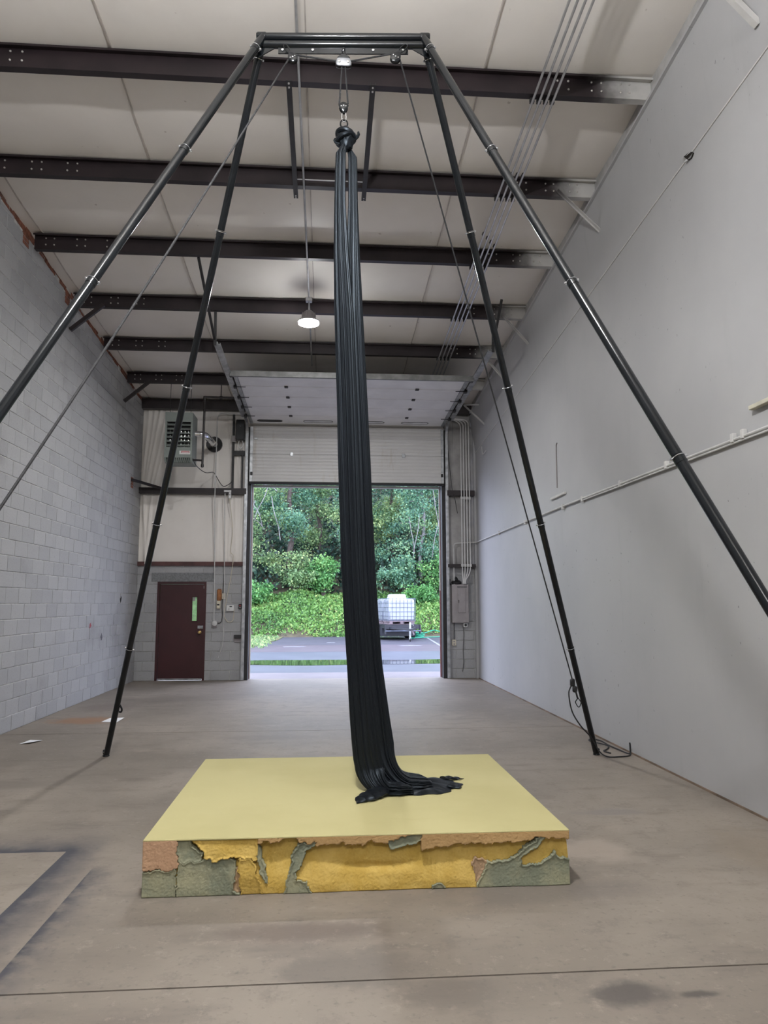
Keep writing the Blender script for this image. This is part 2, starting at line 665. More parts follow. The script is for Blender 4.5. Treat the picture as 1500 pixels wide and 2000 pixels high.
# ------------------------------------------------------------------ the shell
floor = struct('floor')
GAP = 0.006
for (a, b) in ((YB, 3.447), (3.447, 9.872), (9.872, DY + 0.22)):
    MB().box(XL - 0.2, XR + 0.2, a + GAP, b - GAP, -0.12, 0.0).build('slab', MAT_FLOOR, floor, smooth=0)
MB().box(XL - 0.2, XR + 0.2, YB, DY + 0.2, -0.2, -0.035).build('joint_bed', MAT_JOINT, floor, smooth=0)

# --- block wall
CH, BL, MJ = 0.2032, 0.4064, 0.009
wall_left = struct('wall_left')
MB().prism([(YB, -0.1), (DY + 0.2, -0.1), (DY + 0.2, zc(DY + 0.2) - 0.02), (YB, zc(YB) - 0.02)], XL - 0.2, XL - 0.007, 'x').build('mortar_bed', MAT_MORTAR, wall_left, smooth=0)
_blocks = []
for r in range(42):
    z0, z1 = r * CH + MJ / 2, (r + 1) * CH - MJ / 2
    off = (r % 2) * BL / 2
    k0 = int((YB - off) / BL) - 1
    for k in range(k0, 62):
        y0, y1 = k * BL - off + MJ / 2, (k + 1) * BL - off - MJ / 2
        y0, y1 = max(y0, YB), min(y1, DY)
        if y1 - y0 < 0.03:
            continue
        lim = zc((y0 + y1) / 2) - 0.125
        if z0 > lim - 0.03:
            continue
        _blocks.append((y0, y1, z0, min(z1, lim)))
_vis = sorted([b for b in _blocks if b[0] > 8.75], key=lambda b: b[0] + 0.15 * abs(b[2] - 1.6))
_ind = set(_vis[:300])
_cache = {}
_rest = MB()
for b in _blocks:
    y0, y1, z0, z1 = b
    d = random.uniform(-0.002, 0.003)
    if b in _ind:
        key = (round(y1 - y0, 3), round(z1 - z0, 3))
        if key not in _cache:
            me = bpy.data.meshes.new('block')
            t = MB().rbox(0, 0.05, 0, y1 - y0, 0, z1 - z0, 0.004)
            me.from_pydata(t.v, [], t.f)
            me.materials.append(MAT_BLOCK)
            _cache[key] = me
        o = bpy.data.objects.new('block', _cache[key])
        COL.objects.link(o)
        o.parent = wall_left
        o.location = (XL - 0.05 + d, y0, z0)
    else:
        _rest.box(XL - 0.05, XL + d, y0, y1, z0, z1)
o = _rest.build('block_field', MAT_BLOCK, wall_left, smooth=0, fix=False)
o['kind'] = 'stuff'
# two low courses of brick closing the gap under the roof
for r in range(2):
    y = 8.0 + r * 0.1
    while y < DY - 0.1:
        w = 0.2
        dd = random.uniform(-0.006, 0.006)
        if random.random() < 0.88:
            za, zb_ = zc(y) - 0.115 + r * 0.056, zc(y + w) - 0.115 + r * 0.056
            MB().add([(XL - 0.08, y, za), (XL + dd, y, za), (XL + dd, y + w - .012, zb_), (XL - 0.08, y + w - .012, zb_),
                      (XL - 0.08, y, za + .048), (XL + dd, y, za + .048), (XL + dd, y + w - .012, zb_ + .048), (XL - 0.08, y + w - .012, zb_ + .048)],
                     [(0, 3, 2, 1), (4, 5, 6, 7), (0, 1, 5, 4), (1, 2, 6, 5), (2, 3, 7, 6), (3, 0, 4, 7)]).build('brick', MAT_BRICK, wall_left, smooth=0)
        y += w
# exposed brick patches where steel meets the block
for (y, z, n) in ((9.62, 6.36, 4), (15.45, 4.0, 4), (11.25, 6.22, 3)):
    for k in range(n):
        MB().box(XL - 0.03, XL + 0.006, y, y + 0.19, z + k * 0.058, z + k * 0.058 + 0.048).build('brick', MAT_BRICK, wall_left, smooth=0)

# marks on the block: a knocked-out hole, a red paint splat, a chipped star, two patched faces
def wall_blot(name, y, z, r, col, seed, d=.004):
    q = random.Random(seed)
    poly = [(y + r * math.cos(a) * q.uniform(.5, 1.2), z + r * math.sin(a) * q.uniform(.5, 1.3)) for a in np.linspace(0, 2 * PI, 12)[:-1]]
    MB().prism(poly, XL, XL + d, 'x').build(name, simple(name + '_colour', col, .9), wall_left, smooth=0)


wall_blot('knocked_hole', 15.07, 1.71, .055, (.012, .012, .012), 1, .0045)
wall_blot('red_splat', 13.22, 1.25, .05, (.30, .05, .06), 2)
wall_blot('chipped_star', 13.90, 1.03, .055, (.10, .10, .11), 3)

# --- drywall side: a lower sheet, a sheet leaning in above it, a ledge and a strip up to the roof
def zl2(y):
    return 6.215 - 0.0765 * y


wall_right = struct('wall_right')
MB().prism([(YB, -0.1), (DY, -0.1), (DY, zl2(DY)), (YB, zl2(YB))], XR, XR + 0.16, 'x').build('drywall_sheet', MAT_DRYWALL, wall_right, smooth=0)
t = MB()
XT = 3.215
a = [(XR - 0.001, YB, zl2(YB)), (XR - 0.001, DY, zl2(DY)), (XT, DY, zb(DY) - .03), (XT, YB, zb(YB) - .03)]
t.add(a + [(p[0] + 0.15, p[1], p[2]) for p in a], [(0, 1, 2, 3), (7, 6, 5, 4), (0, 4, 5, 1), (3, 2, 6, 7), (0, 3, 7, 4), (1, 5, 6, 2)])
t.build('upper_sheet', MAT_DRYWALL, wall_right, smooth=0)
MB().bar((XT - 0.01, YB, zb(YB) - .02), (XT - 0.01, DY, zb(DY) - .02), 0.045, 0.03).build('ledge', MAT_DRYWALL, wall_right, smooth=0)
t = MB()
t.prism([(YB, zb(YB) - .01), (DY, zb(DY) - .01), (DY, zc(DY) + .05), (YB, zc(YB) + .05)], XT + 0.02, XT + 0.12, 'x')
t.build('roof_strip', simple('grey_strip', (.40, .395, .385), .6), wall_right, smooth=0)
# joint bead along the lean
MB().bar((XR - 0.004, YB, zl2(YB) - .004), (XR - 0.004, DY, zl2(DY) - .004), 0.012, 0.012).build('joint_bead', MAT_CREAMPAINT, wall_right, smooth=0)
# the hole punched at the joint: a dark torn pocket with curled paper lips
t = MB()
hp = [(6.10, 5.715), (6.14, 5.69), (6.19, 5.70), (6.22, 5.735), (6.27, 5.79), (6.21, 5.775), (6.17, 5.765), (6.13, 5.745)]
t.prism(hp, XR - 0.016, XR + 0.02, 'x')
t.build('torn_hole', simple('hole_dark', (0.02, 0.016, 0.013), 0.95), wall_right, smooth=0)
for k in range(4):
    p, q = hp[k * 2], hp[(k * 2 + 1) % 8]
    t = MB()
    t.add([(XR - 0.014, p[0], p[1]), (XR - 0.014, q[0], q[1]), (XR - 0.05, (p[0] + q[0]) / 2 + .02, (p[1] + q[1]) / 2 - .03), (XR - 0.018, (p[0] + q[0]) / 2, (p[1] + q[1]) / 2)],
          [(0, 1, 2), (0, 2, 3), (1, 3, 2)])
    t.build('torn_paper', MAT_DRYWALL, wall_right, smooth=0, fix=False)
base_r = MB().box(XR - 0.012, XR + 0.02, YB, DY, 0.0, 0.016).build('baseboard_right', simple('bare_timber', (0.17, 0.12, 0.085), 0.8, var=0.4, scale=3), world=True, smooth=0)
base_r['kind'] = 'structure'
# corner post
MB().box(XR - 0.05, XR + 0.01, DY - 0.07, DY, 0, 5.6).build('corner_post', MAT_DRYWALL, wall_right, smooth=0)

# --- wall behind the camera
wall_rear = MB().box(XL - 0.2, XR + 0.3, YB - 0.2, YB, -0.1, 8.4).build('wall_rear', MAT_DRYWALL, world=True, smooth=0)
wall_rear['kind'] = 'structure'

# --- ceiling: vinyl-faced insulation sagging between the purlins
PURLIN_Y = [6.777, 8.3715, 9.962, 11.590, 13.174, 14.766]


def ceil_fn(u, v):
    x = XL - 0.1 + u * (XR - XL + 0.2)
    y = YB + v * (DY + 0.1 - YB)
    ph = ((y - 6.70) / 1.5945) % 1.0
    sag = 0.045 * np.sin(np.pi * ph) ** 0.7
    pan = 0.012 * np.abs(np.sin(np.pi * (x + 2.075) / 1.795))
    return x, y, zc(y) - sag - pan + 0.006 * smoothnoise(x * 4, y * 5, 3)


V, Q = grid(ceil_fn, 60, 300)
ceiling = npmesh('ceiling', V, Q, MAT_VINYL, smooth=True)
ceiling['kind'] = 'structure'
for x in (-3.87, -2.075, -0.23, 1.517):
    pts = []
    for i in range(160):
        y = 1.0 + i * (DY - 1.0) / 159
        pts.append((x, y, float(ceil_fn(np.array((x - XL + .1) / (XR - XL + .2)), np.array((y - YB) / (DY + .1 - YB)))[2]) - 0.004))
    MB().sweep(pts, [(-.006, -.012), (.006, -.012), (.006, .012), (-.006, .012)], (1, 0, 0)).build('seam_fold', MAT_VINYL_SEAM, ceiling, smooth=0)
MB().box(XL - 0.3, XR + 0.4, YB - .2, DY + 0.4, 8.5, 8.6).build('roof_deck', MAT_GALV, ceiling, smooth=0)

# --- door wall
wall_front = struct('wall_front')
OPL, OPR, OPT = -1.655, 2.565, 5.50           # big door opening
DL, DR, DT = -3.60, -2.565, 2.085             # small door opening
MB().box(XL, DL, DY + 0.012, DY + 0.2, -.1, 2.44).build('mortar_bed', MAT_MORTAR, wall_front, smooth=0)
MB().box(DR, OPL - 0.1, DY + 0.012, DY + 0.2, -.1, 2.44).build('mortar_bed', MAT_MORTAR, wall_front, smooth=0)
MB().box(DL, DR, DY + 0.012, DY + 0.2, DT, 2.44).build('mortar_bed', MAT_MORTAR, wall_front, smooth=0)
MB().box(OPR + 0.1, XR, DY + 0.012, DY + 0.2, -.1, 2.44).build('mortar_bed', MAT_MORTAR, wall_front, smooth=0)
for r in range(12):
    z0, z1 = r * CH + MJ / 2, (r + 1) * CH - MJ / 2
    off = (r % 2) * BL / 2
    for k in range(-12, 12):
        x0, x1 = k * BL - off + MJ / 2, (k + 1) * BL - off - MJ / 2
        for (lo, hi) in ((XL, DL), (DR, OPL - 0.1), (OPR + 0.1, XR)) if z1 < DT else ((XL, OPL - 0.1), (OPR + 0.1, XR)):
            a, b = max(x0, lo), min(x1, hi)
            za = z0
            if z0 < DT < z1:
                pass
            if b - a < 0.03:
                continue
            if 2.07 < (z0 + z1) / 2 < 2.29 and -3.75 < (a + b) / 2 < -2.42:
                continue
            MB().rbox(a, b, DY + random.uniform(-.003, .003), DY + 0.1, za, z1, 0.004).build('block', MAT_BLOCK, wall_front, smooth=0)
for (a, b) in ((-3.73, DL), (DR, -2.41)):
    MB().box(a, b, DY, DY + 0.1, 2.037, DT).build('block', MAT_BLOCK, wall_front, smooth=0)
MB().rbox(-3.73, -2.41, DY - 0.008, DY + 0.19, DT, 2.28, 0.006).build('lintel', MAT_LINTEL, wall_front, smooth=0)


# wrinkled vinyl above the block, tucked behind the girts
def vinyl(x0, x1, z0, z1, seed, folds, mat=None):
    def fn(u, v):
        x, z = x0 + u * (x1 - x0), z0 + v * (z1 - z0)
        y = DY + 0.03 - 0.05 * np.sin(np.pi * v) ** 0.5 * np.sin(np.pi * np.clip(u, 0.02, 0.98)) ** 0.4
        for (fx, am, w, lean) in folds:
            dx = (x - fx - lean * (z - (z0 + z1) / 2)) / w
            y = y - 1.7 * am * np.exp(-dx * dx) * (0.6 + 0.4 * np.sin(z * 5 + fx * 9))
        y = y + 0.004 * smoothnoise(x * 9, z * 7, seed)
        return x, y, z
    V, Q = grid(fn, 120, 60)
    return npmesh('vinyl_sheet', V, Q[:, ::-1], mat or MAT_VINYL, wall_front, smooth=True)


MAT_GREYFACE = simple('dirty_grey_facing', (.34, .33, .32), .7, var=.2, scale=2.5)
fl = [(-3.95, .035, .03, .05), (-3.86, .03, .02, .1), (-3.78, .03, .022, .15), (-3.66, .02, .018, .18), (-3.55, .018, .02, .22), (-3.42, .012, .02, .2), (-2.42, .012, .012, 0), (-2.12, .016, .02, -.08), (-2.02, .016, .02, -.15), (-1.9, .014, .02, .03)]
vinyl(XL, OPL - 0.05, 4.08, 6.03, 5, fl)
vinyl(XL, OPL - 0.05, 2.46, 4.08, 6, [(-3.92, .035, .03, -.06), (-3.83, .03, .02, .05), (-3.72, .02, .02, .1), (-2.36, .014, .012, 0), (-2.2, .014, .012, 0), (-2.1, .016, .012, .02), (-1.98, .014, .015, -.03), (-1.85, .018, .012, .03)])
vinyl(OPR + 0.05, XR, 2.46, 4.08, 8, [(2.75, .012, .012, 0), (3.2, .012, .012, 0)], MAT_GREYFACE)
vinyl(OPR + 0.05, XR, 4.08, 5.95, 9, [(2.8, .012, .012, .03), (3.22, .012, .012, 0)], MAT_GREYFACE)
# header panel over the opening and a backing behind the vinyl
MB().box(OPL - 0.1, OPR + 0.1, DY + 0.02, DY + 0.1, OPT, 6.1).build('header_panel', MAT_VINYL, wall_front, smooth=0)
MB().box(XL, OPL - 0.1, DY + 0.09, DY + 0.15, 2.44, 6.1).build('backing', MAT_GALV, wall_front, smooth=0)
MB().box(OPR + 0.1, XR, DY + 0.09, DY + 0.15, 2.44, 6.1).build('backing', MAT_GALV, wall_front, smooth=0)


def channel(x0, x1, y, z0, z1, d=0.1, t=0.006):
    """a C girt along X, open towards the wall"""
    mb = MB()
    mb.box(x0, x1, y, y + t, z0, z1)
    mb.box(x0, x1, y + t, y + d, z0, z0 + t)
    mb.box(x0, x1, y + t, y + d, z1 - t, z1)
    return mb


def mk_girt(nm, lab, x0, x1, z0, z1):
    tag(channel(x0, x1, DY - 0.16, z0, z1, 0.155).build(nm, MAT_FLANGE, smooth=0), lab, 'beam')


mk_girt('wall_girt', 'dark red-brown steel girt across the vinyl wall just below the unit heater', XL, OPL - 0.09, 3.975, 4.105)
tag(channel(XL, OPL - 0.09, DY - 0.05, 2.425, 2.515, 0.045).build('wall_girt', MAT_STEELRED, smooth=0), 'red-brown steel girt capping the block wall over the maroon door', 'beam')
mk_girt('wall_girt', 'dark steel girt crossed by conduits high above the breaker panel', OPR + 0.1, XR - 0.05, 3.99, 4.11)
mk_girt('wall_girt', 'dark steel girt crossed by conduits just above the breaker panel', OPR + 0.1, XR - 0.05, 2.40, 2.47)
tag(channel(XL, XR - 0.1, DY - 0.2, 5.84, 6.05, 0.15).build('eave_strut', MAT_FLANGE, smooth=0), 'dark steel eave strut along the top of the roll-up door wall', 'beam')
b = MB()
b.bar((XL + 0.01, 15.45, 4.16), (-3.45, DY - .12, 4.06), 0.05, 0.05)
tag(b.build('girt_brace', MAT_PURLIN, smooth=0), 'short dark brace from the grey block wall to the steel girt', 'brace')

# steel jambs of the big opening
for nm, x0, x1, sgn in (('trim_1', OPL - 0.10, OPL, 1), ('trim_2', OPR, OPR + 0.10, -1)):
    t = struct(nm)
    MB().box(x0, x1, DY - 0.02, DY + 0.22, 0, OPT).build('jamb_post', MAT_DARK, t, smooth=0)
    xe = x1 if sgn > 0 else x0
    MB().box(xe - 0.008, xe + 0.008, DY + 0.2, DY + 0.26, 0, OPT).build('jamb_edge', MAT_STEELRED, t, smooth=0)
    MB().box(xe - 0.03, xe + 0.03, DY + 0.26, DY + 0.28, 0.0 if sgn > 0 else 1.9, 4.3).build('weather_strip', MAT_WHITEPLASTIC, t, smooth=0)
    if sgn < 0:
        MB().box(xe - 0.03, xe + 0.03, DY + 0.26, DY + 0.28, 0.0, 1.9).build('weather_strip', simple('worn_pink_paint', (.30, .14, .15), .6), t, smooth=0)
tr = MB().box(OPL - .02, OPR + .02, DY + 0.2, DY + 0.27, 4.19, 4.24).build('trim_3', MAT_WHITEPLASTIC, world=True, smooth=0)
tr['kind'] = 'structure'
# the closed upper part of the opening behind the door curtain
o = MB().box(OPL - 0.1, OPR + 0.1, DY + 0.10, DY + 0.14, 4.24, OPT).build('header_skirt', MAT_DARK, wall_front, smooth=0)

# --- purlins
ORD = ['sixth', 'fifth', 'fourth', 'third', 'second', 'first']
PDET = ['passing behind the rig top bar', 'tied to two hanging strut bars', 'bolted at both walls', 'just past the lit high-bay lamp',
        'over the raised door end', 'carrying the unit heater rods']
PL_END = [XL, XL, -3.98, -3.98, -3.98, -3.98]
for i, yf in enumerate(PURLIN_Y):
    yw, z = yf - 0.082, zb(yf)
    p = thing('roof_purlin', (0, yw, z), 'dark steel roof purlin, %s from roll-up door wall, %s' % (ORD[i], PDET[i]), 'beam', 'roof purlins')
    x0, x1 = PL_END[i], XT + 0.03
    t = MB()
    t.box(x0, x1, yw, yw + 0.006, z, z + PH)
    t.build('web', MAT_PURLIN, p, smooth=0)
    t = MB()
    t.box(x0, x1, yw + 0.006, yw + 0.082, z, z + 0.006)
    t.box(x0, x1, yw + 0.076, yw + 0.082, z + 0.006, z + 0.022)
    t.build('bottom_flange', MAT_PURLIN, p, smooth=0)
    t = MB()
    t.box(x0, x1, yw - 0.06, yw, z + PH - 0.030, z + PH - 0.024)
    t.box(x0, x1, yw - 0.064, yw - 0.058, z + PH - 0.046, z + PH - 0.024)
    t.build('top_flange', MAT_PURLIN, p, smooth=0)
    t = MB()
    for bx in (-3.83, -3.72, -3.42, -3.31, -3.02, -2.91, 2.27, 2.38, 2.62, 2.72, 2.92, 3.01):
        if bx < x0 + 0.03:
            continue
        for bz in (0.065, 0.155):
            t.lathe([(.011, 0), (.011, .008), (.006, .011)], (bx, yw, z + bz), (0, -1, 0), 6)
    o = t.build('bolt_heads', MAT_BOLT, p, smooth=0)
    o['kind'] = 'stuff'
    # flange braces down to the walls
    if i in (1, 3, 4):
        t = MB()
        t.bar((2.76 if i == 1 else 2.84, yw - .02, z + .06), (3.27, yw - .02, z - 0.44), 0.045, 0.006, (0, 1, 0))
        t.bar((2.76 if i == 1 else 2.84, yw - .042, z + .06), (3.27, yw - .042, z - 0.44), 0.006, 0.045, (0, 1, 0))
        t.build('flange_brace', MAT_PURLIN, p, smooth=0)
    if i in (3, 5):
        t = MB()
        t.bar((-3.52, yw - .02, z + .03), (XL + .015, yw - .02, z - 0.40), 0.06, 0.05, (0, 1, 0))
        t.build('flange_brace', MAT_FLANGE, p, smooth=0)
# free-standing wall brackets on the drywall
for (y, z, yy, lab) in ((15.04, 5.34, 15.04, 'painted angle bracket on the white wall above the breaker panel'), (5.0, 6.07, 5.0, 'white painted angle brace at the top of the wall beyond the torn hole')):
    t = MB()
    if y > 10:
        t.bar((XR - .02, y, z), (2.86, y, z + 0.42), 0.03, 0.03)
        t.bar((2.86, y, z + .42), (3.2, y + .1, z + 0.46), 0.025, 0.025)
    else:
        t.bar((XR - .03, y, z), (2.85, y - .02, z + 0.45), 0.05, 0.05)
    tag(t.build('wall_bracket', MAT_CREAMPAINT if y < 10 else MAT_PURLIN, smooth=0), lab, 'bracket')

# ------------------------------------------------------------------ small maroon door
d1 = struct('door_1', (-3.08, DY, 0))
t = MB()
t.box(DL, DL + 0.05, DY + 0.0, DY + 0.16, 0, DT)
t.box(DR - 0.05, DR, DY + 0.0, DY + 0.16, 0, DT)
t.box(DL + .05, DR - .05, DY + 0.0, DY + 0.16, DT - 0.05, DT)
t.build('door_frame', MAT_MAROON, d1, smooth=0)
LX0, LX1, LZ0, LZ1 = -2.862, -2.752, 1.245, 1.765
t = MB()
ya, yb_ = DY + 0.03, DY + 0.075
t.box(DL + .055, LX0, ya, yb_, 0.03, DT - .055)
t.box(LX1, DR - .055, ya, yb_, 0.03, DT - .055)
t.box(LX0, LX1, ya, yb_, 0.03, LZ0)
t.box(LX0, LX1, ya, yb_, LZ1, DT - .055)
leaf = t.build('door_leaf', MAT_MAROON, d1, smooth=0)
t = MB()
for (a, b, e, f) in ((LX0 - .015, LX0 + .006, LZ0 - .015, LZ1 + .015), (LX1 - .006, LX1 + .015, LZ0 - .015, LZ1 + .015)):
    t.box(a, b, ya - .008, ya, e, f)
t.box(LX0, LX1, ya - .008, ya, LZ0 - .015, LZ0 + .006)
t.box(LX0, LX1, ya - .008, ya, LZ1 - .006, LZ1 + .015)
t.build('lite_frame', MAT_MAROON, leaf, smooth=0)
MB().box(LX0, LX1, ya + .02, ya + .026, LZ0, LZ1).build('pane', MAT_GLASS, leaf, smooth=0)
MB().box(LX0 + .01, LX0 + .055, ya + .012, ya + .018, LZ1 - .09, LZ1 - .005).build('sticker', MAT_GREYBOX, leaf, smooth=0)
t = MB()
t.rbox(-2.735, -2.575, ya - .02, ya, 1.085, 1.155, .006)
t.rbox(-2.70, -2.62, ya - .04, ya - .02, 1.105, 1.135, .006)
t.build('slide_bolt', MAT_CHROME, leaf, smooth=0)
t = MB()
t.lathe([(.035, 0), (.035, .012), (.014, .02), (.014, .045), (.03, .055), (.033, .07), (.026, .085), (.0, .09)], (-2.685, ya, 1.01), (0, -1, 0), 16)
t.build('knob', MAT_BRASS, leaf)
MB().box(-2.625, -2.59, ya - .01, ya, 1.94, 2.0).build('door_contact', MAT_WHITEPLASTIC, leaf, smooth=0)
MB().box(DL + .06, DR - .06, ya - .012, ya, 0.012, 0.045).build('sweep_strip', MAT_GALV, leaf, smooth=0)

# ------------------------------------------------------------------ roll-up sectional door, three quarters raised
d2 = struct('door_2', (0.45, DY - .1, 4.2))
SX0, SX1 = -1.69, 2.60
YD = DY - 0.12                                   # inner face of the hanging sections


def section_mesh(nrib):
    """a ribbed section lying in XZ: rows of shallow steps, 0.615 tall, 0.045 thick"""
    mb = MB()
    H = 0.612
    for k in range(nrib):
        a, b = H * k / nrib, H * (k + 1) / nrib
        mb.prism([(0, a), (-.010, a + .012), (-.010, b - .03), (0, b - .012), (0, b), (.045, b), (.045, a)], SX0 + .06, SX1 - .06, 'x')
    return mb


def place_pts(mb, f):
    mb.v = [f(Vector(p)) for p in mb.v]
    return mb


BEND = 5.49
VERT = [(4.262, 0), (4.878, 1)]                  # hanging sections: lower edge
for z, k in VERT:
    mb = section_mesh(8)
    s = place_pts(mb, lambda p: (p.x, YD + p.y, z + p.z)).build('door_section', MAT_RIBBED, d2, smooth=0)
    for xe in (SX0, SX1 - .065):
        MB().rbox(xe, xe + .065, YD - .014, YD + .045, z, z + .612, .003).build('end_stile', MAT_GALV, s, smooth=0)
    if k == 1:
        for hx in (-0.775, 0.45, 1.70):
            MB().rbox(hx - .035, hx + .035, YD - .03, YD - .008, z - .045, z + .045, .006).build('hinge', MAT_GALV, s, smooth=0)
    else:
        MB().rbox(SX0 + .02, SX0 + .07, YD - .045, YD - .01, z + .14, z + .21, .006).build('roller_bracket', MAT_DARK, s, smooth=0)
        MB().rbox(SX1 - .07, SX1 - .02, YD - .045, YD - .01, z + .14, z + .21, .006).build('roller_bracket', MAT_DARK, s, smooth=0)
t = MB().rbox(SX0, SX1, YD - .012, YD + .05, 4.215, 4.262, .006).build('bottom_seal', MAT_RUBBER, d2, smooth=0)
MB().rbox(-1.60, -1.52, YD - .035, YD - .01, 5.20, 5.24, .006).build('lift_handle', MAT_GALV, d2, smooth=0)
# the raised sections run back along the track, climbing a little
A0 = Vector((0, YD - 0.06, BEND + .06))
A1 = Vector((0, 13.02, 5.69))
DIR = (A1 - A0).normalized()
NRM = Vector((0, DIR.z, -DIR.y))                 # towards the floor
if NRM.z > 0:
    NRM = -NRM
LEN = (A1 - A0).length / 5
MAT_WINFRAME = MAT_BLACKPLASTIC
for k in range(5):
    o0 = A0 + DIR * (LEN * k)

    def f(p):      # p: x, along, off (positive towards the floor)
        q = o0 + DIR * p[1] + NRM * p[2]
        return (p[0], q.y, q.z)

    mb = MB().rbox(SX0 + .06, SX1 - .06, .008, LEN - .008, -.045, 0, .012)
    s = place_pts(mb, f).build('door_section', MAT_DOORPANEL, d2, smooth=0)
    for xe in (SX0, SX1 - .065):
        place_pts(MB().rbox(xe, xe + .065, .004, LEN - .004, -.045, .014, .003), f).build('end_stile', MAT_GALV, s, smooth=0)
    for xe, sg in ((SX0, -1), (SX1, 1)):
        mb = MB().rbox(min(xe, xe + sg * .06), max(xe, xe + sg * .06), LEN - .05, LEN + .04, -.02, .05, .006)
        place_pts(mb, f).build('roller_bracket', MAT_DARK, s, smooth=0)
        mb = MB().tube([(xe - sg * .16, LEN - .01, .02), (xe + sg * .06, LEN - .01, .02)], .007, 6)
        place_pts(mb, f).build('roller_stem', MAT_DARK, s, smooth=0)
    if k < 4:
        for hx in (-0.775, 0.45, 1.70):
            place_pts(MB().rbox(hx - .035, hx + .035, LEN - .045, LEN + .045, .0, .02, .006), f).build('hinge', MAT_DARK, s, smooth=0)
    if k == 0:
        for wi, (wx0, wx1) in enumerate(((-1.52, -0.97), (-0.52, 0.12), (0.75, 1.25), (1.62, 2.22))):
            cz, hh = LEN * .36, .075
            ring_o, ring_i = [], []
            for q in range(24):
                an = 2 * PI * q / 24
                ex = (wx1 - wx0) / 2 - hh
                cx = (wx0 + wx1) / 2 + (ex if math.cos(an) > 0 else -ex)
                ring_o.append((cx + hh * math.cos(an), cz + hh * math.sin(an)))
                ring_i.append((cx + (hh - .013) * math.cos(an), cz + (hh - .013) * math.sin(an)))
            rg = [[f((x, y, .0)) for x, y in ring_o], [f((x, y, .007)) for x, y in ring_o], [f((x, y, .007)) for x, y in ring_i], [f((x, y, .002)) for x, y in ring_i]]
            w = MB().rings(rg, True, False).build('window_frame', MAT_WINFRAME, s, smooth=0)
            pm = MB().prism([(x, y) for x, y in ring_i], .001, .005, 'z')
            place_pts(pm, f).build('pane', MAT_DARK if wi == 0 else simple('frosted_pane', (0.68, 0.68, 0.70), 0.3), s, smooth=0)
t = MB()
q0 = A1 + DIR * .03
t.bar((SX0 - .05, q0.y, q0.z + .0), (SX1 + .06, q0.y, q0.z + .0), .05, .10)
t.bar((SX0 - .05, q0.y + .05, q0.z - .02), (SX1 + .06, q0.y + .05, q0.z - .02), .09, .02)
t.build('top_strut', simple('dull_strut', (.19, .19, .185), .6, var=.3, scale=5), d2, smooth=0)

# tracks
for sg, xt, lab in ((-1, SX0 - .06, 'galvanised door track curving up past the black door operator'), (1, SX1 + .06, 'galvanised door track curving up beside the vertical conduits')):
    tr = thing('door_track', (xt, YD, 0), lab, 'track', 'roll-up door tracks')
    path = [(xt, YD - .02, 0.02), (xt, YD - .02, BEND - .22)]
    for k in range(1, 9):
        an = k / 8 * (PI / 2 - math.atan2(DIR.z, -DIR.y))
        path.append((xt, YD - .02 - .3 * (1 - math.cos(an)), BEND - .22 + .3 * math.sin(an)))
    last = Vector(path[-1])
    end = last + DIR * (last.y - 11.65) / -DIR.y
    path.append(tuple(end))
    prof = [(-.028, -.014), (.028, -.014), (.028, .014), (.018, .014), (.018, -.006), (-.018, -.006), (-.018, .014), (-.028, .014)]
    MB().sweep(path, prof, (1, 0, 0)).build('track_channel', MAT_GALV, tr, smooth=0)
    t = MB()
    t.bar((xt + sg * .035, YD + .03, 0.02), (xt + sg * .035, YD + .03, BEND - .1), .004, .09, (0, 1, 0))
    a = last + DIR * .2 + Vector((sg * .045, 0, .01))
    t.bar(a, end + Vector((sg * .045, 0, .01)), .06, .05)
    t.build('track_angle', MAT_GALV, tr, smooth=0)
    t = MB()
    hz = zb(11.59)
    t.bar((xt + sg * .05, 11.62, end.z - .04), (xt + sg * .05, 11.56, hz + .1), .045, .01, (0, 1, 0))
    t.build('hanger_strap', MAT_DARK, tr, smooth=0)
    t = MB()
    t.bar((xt + sg * .06, 11.75, end.z + .01), (xt + sg * .06, 10.0, zb(9.96) + .02) if sg < 0 else (xt + sg * .06, 11.0, zb(11.0) + .05), .035, .035)
    t.build('sway_brace', MAT_DARK, tr, smooth=0)

# ------------------------------------------------------------------ high-bay lamps on the conduit line
XCON = -0.298


def high_bay(y, label, drop, skirt):
    zl = zb(y) - drop
    p = thing('high_bay_lamp', (XCON, y, zl), label, 'lamp', 'high-bay lamps')
    MB().lathe([(.0, -.006), (.10, -.004), (.142, .004), (.147, .018), (.0, .018)], (XCON, y, zl), (0, 0, 1), 32).build('lens', MAT_LENS, p)
    prof = [(.147, .0), (.158, -.004), (.160, .02), (.15, .05), (.11, .075), (.147, .018)] if drop > .6 else [(.147, .0), (.157, -.004), (.159, .008), (.157, .022), (.147, .018)]
    if drop < .6:
        MB().lathe([(.157, .022), (.152, .045), (.11, .075), (.09, .075), (.14, .03)], (XCON, y, zl), (0, 0, 1), 32, False).build('housing', MAT_GREYBOX, p)
    MB().lathe(prof, (XCON, y, zl), (0, 0, 1), 32, False).build('skirt', skirt, p)
    t = MB().lathe([(.11, .07), (.085, .11), (.08, .17), (.05, .20), (.0, .205)], (XCON, y, zl), (0, 0, 1), 24)
    for k in range(14):
        an = 2 * PI * k / 14
        t.bar((XCON + .07 * math.cos(an), y + .07 * math.sin(an), zl + .12), (XCON + .108 * math.cos(an), y + .108 * math.sin(an), zl + .12), .006, .08)
    t.build('heat_sink', MAT_GREYBOX, p)
    zt = zb(y) - 0.035
    MB().tube([(XCON, y, zl + .2), (XCON, y, zt)], .011, 8).build('stem', MAT_CONDUIT, p)
    MB().rbox(XCON - .05, XCON + .05, y - .05, y + .05, zt - .045, zt + .015, .008).build('junction_box', MAT_CONDUIT, p, smooth=0)


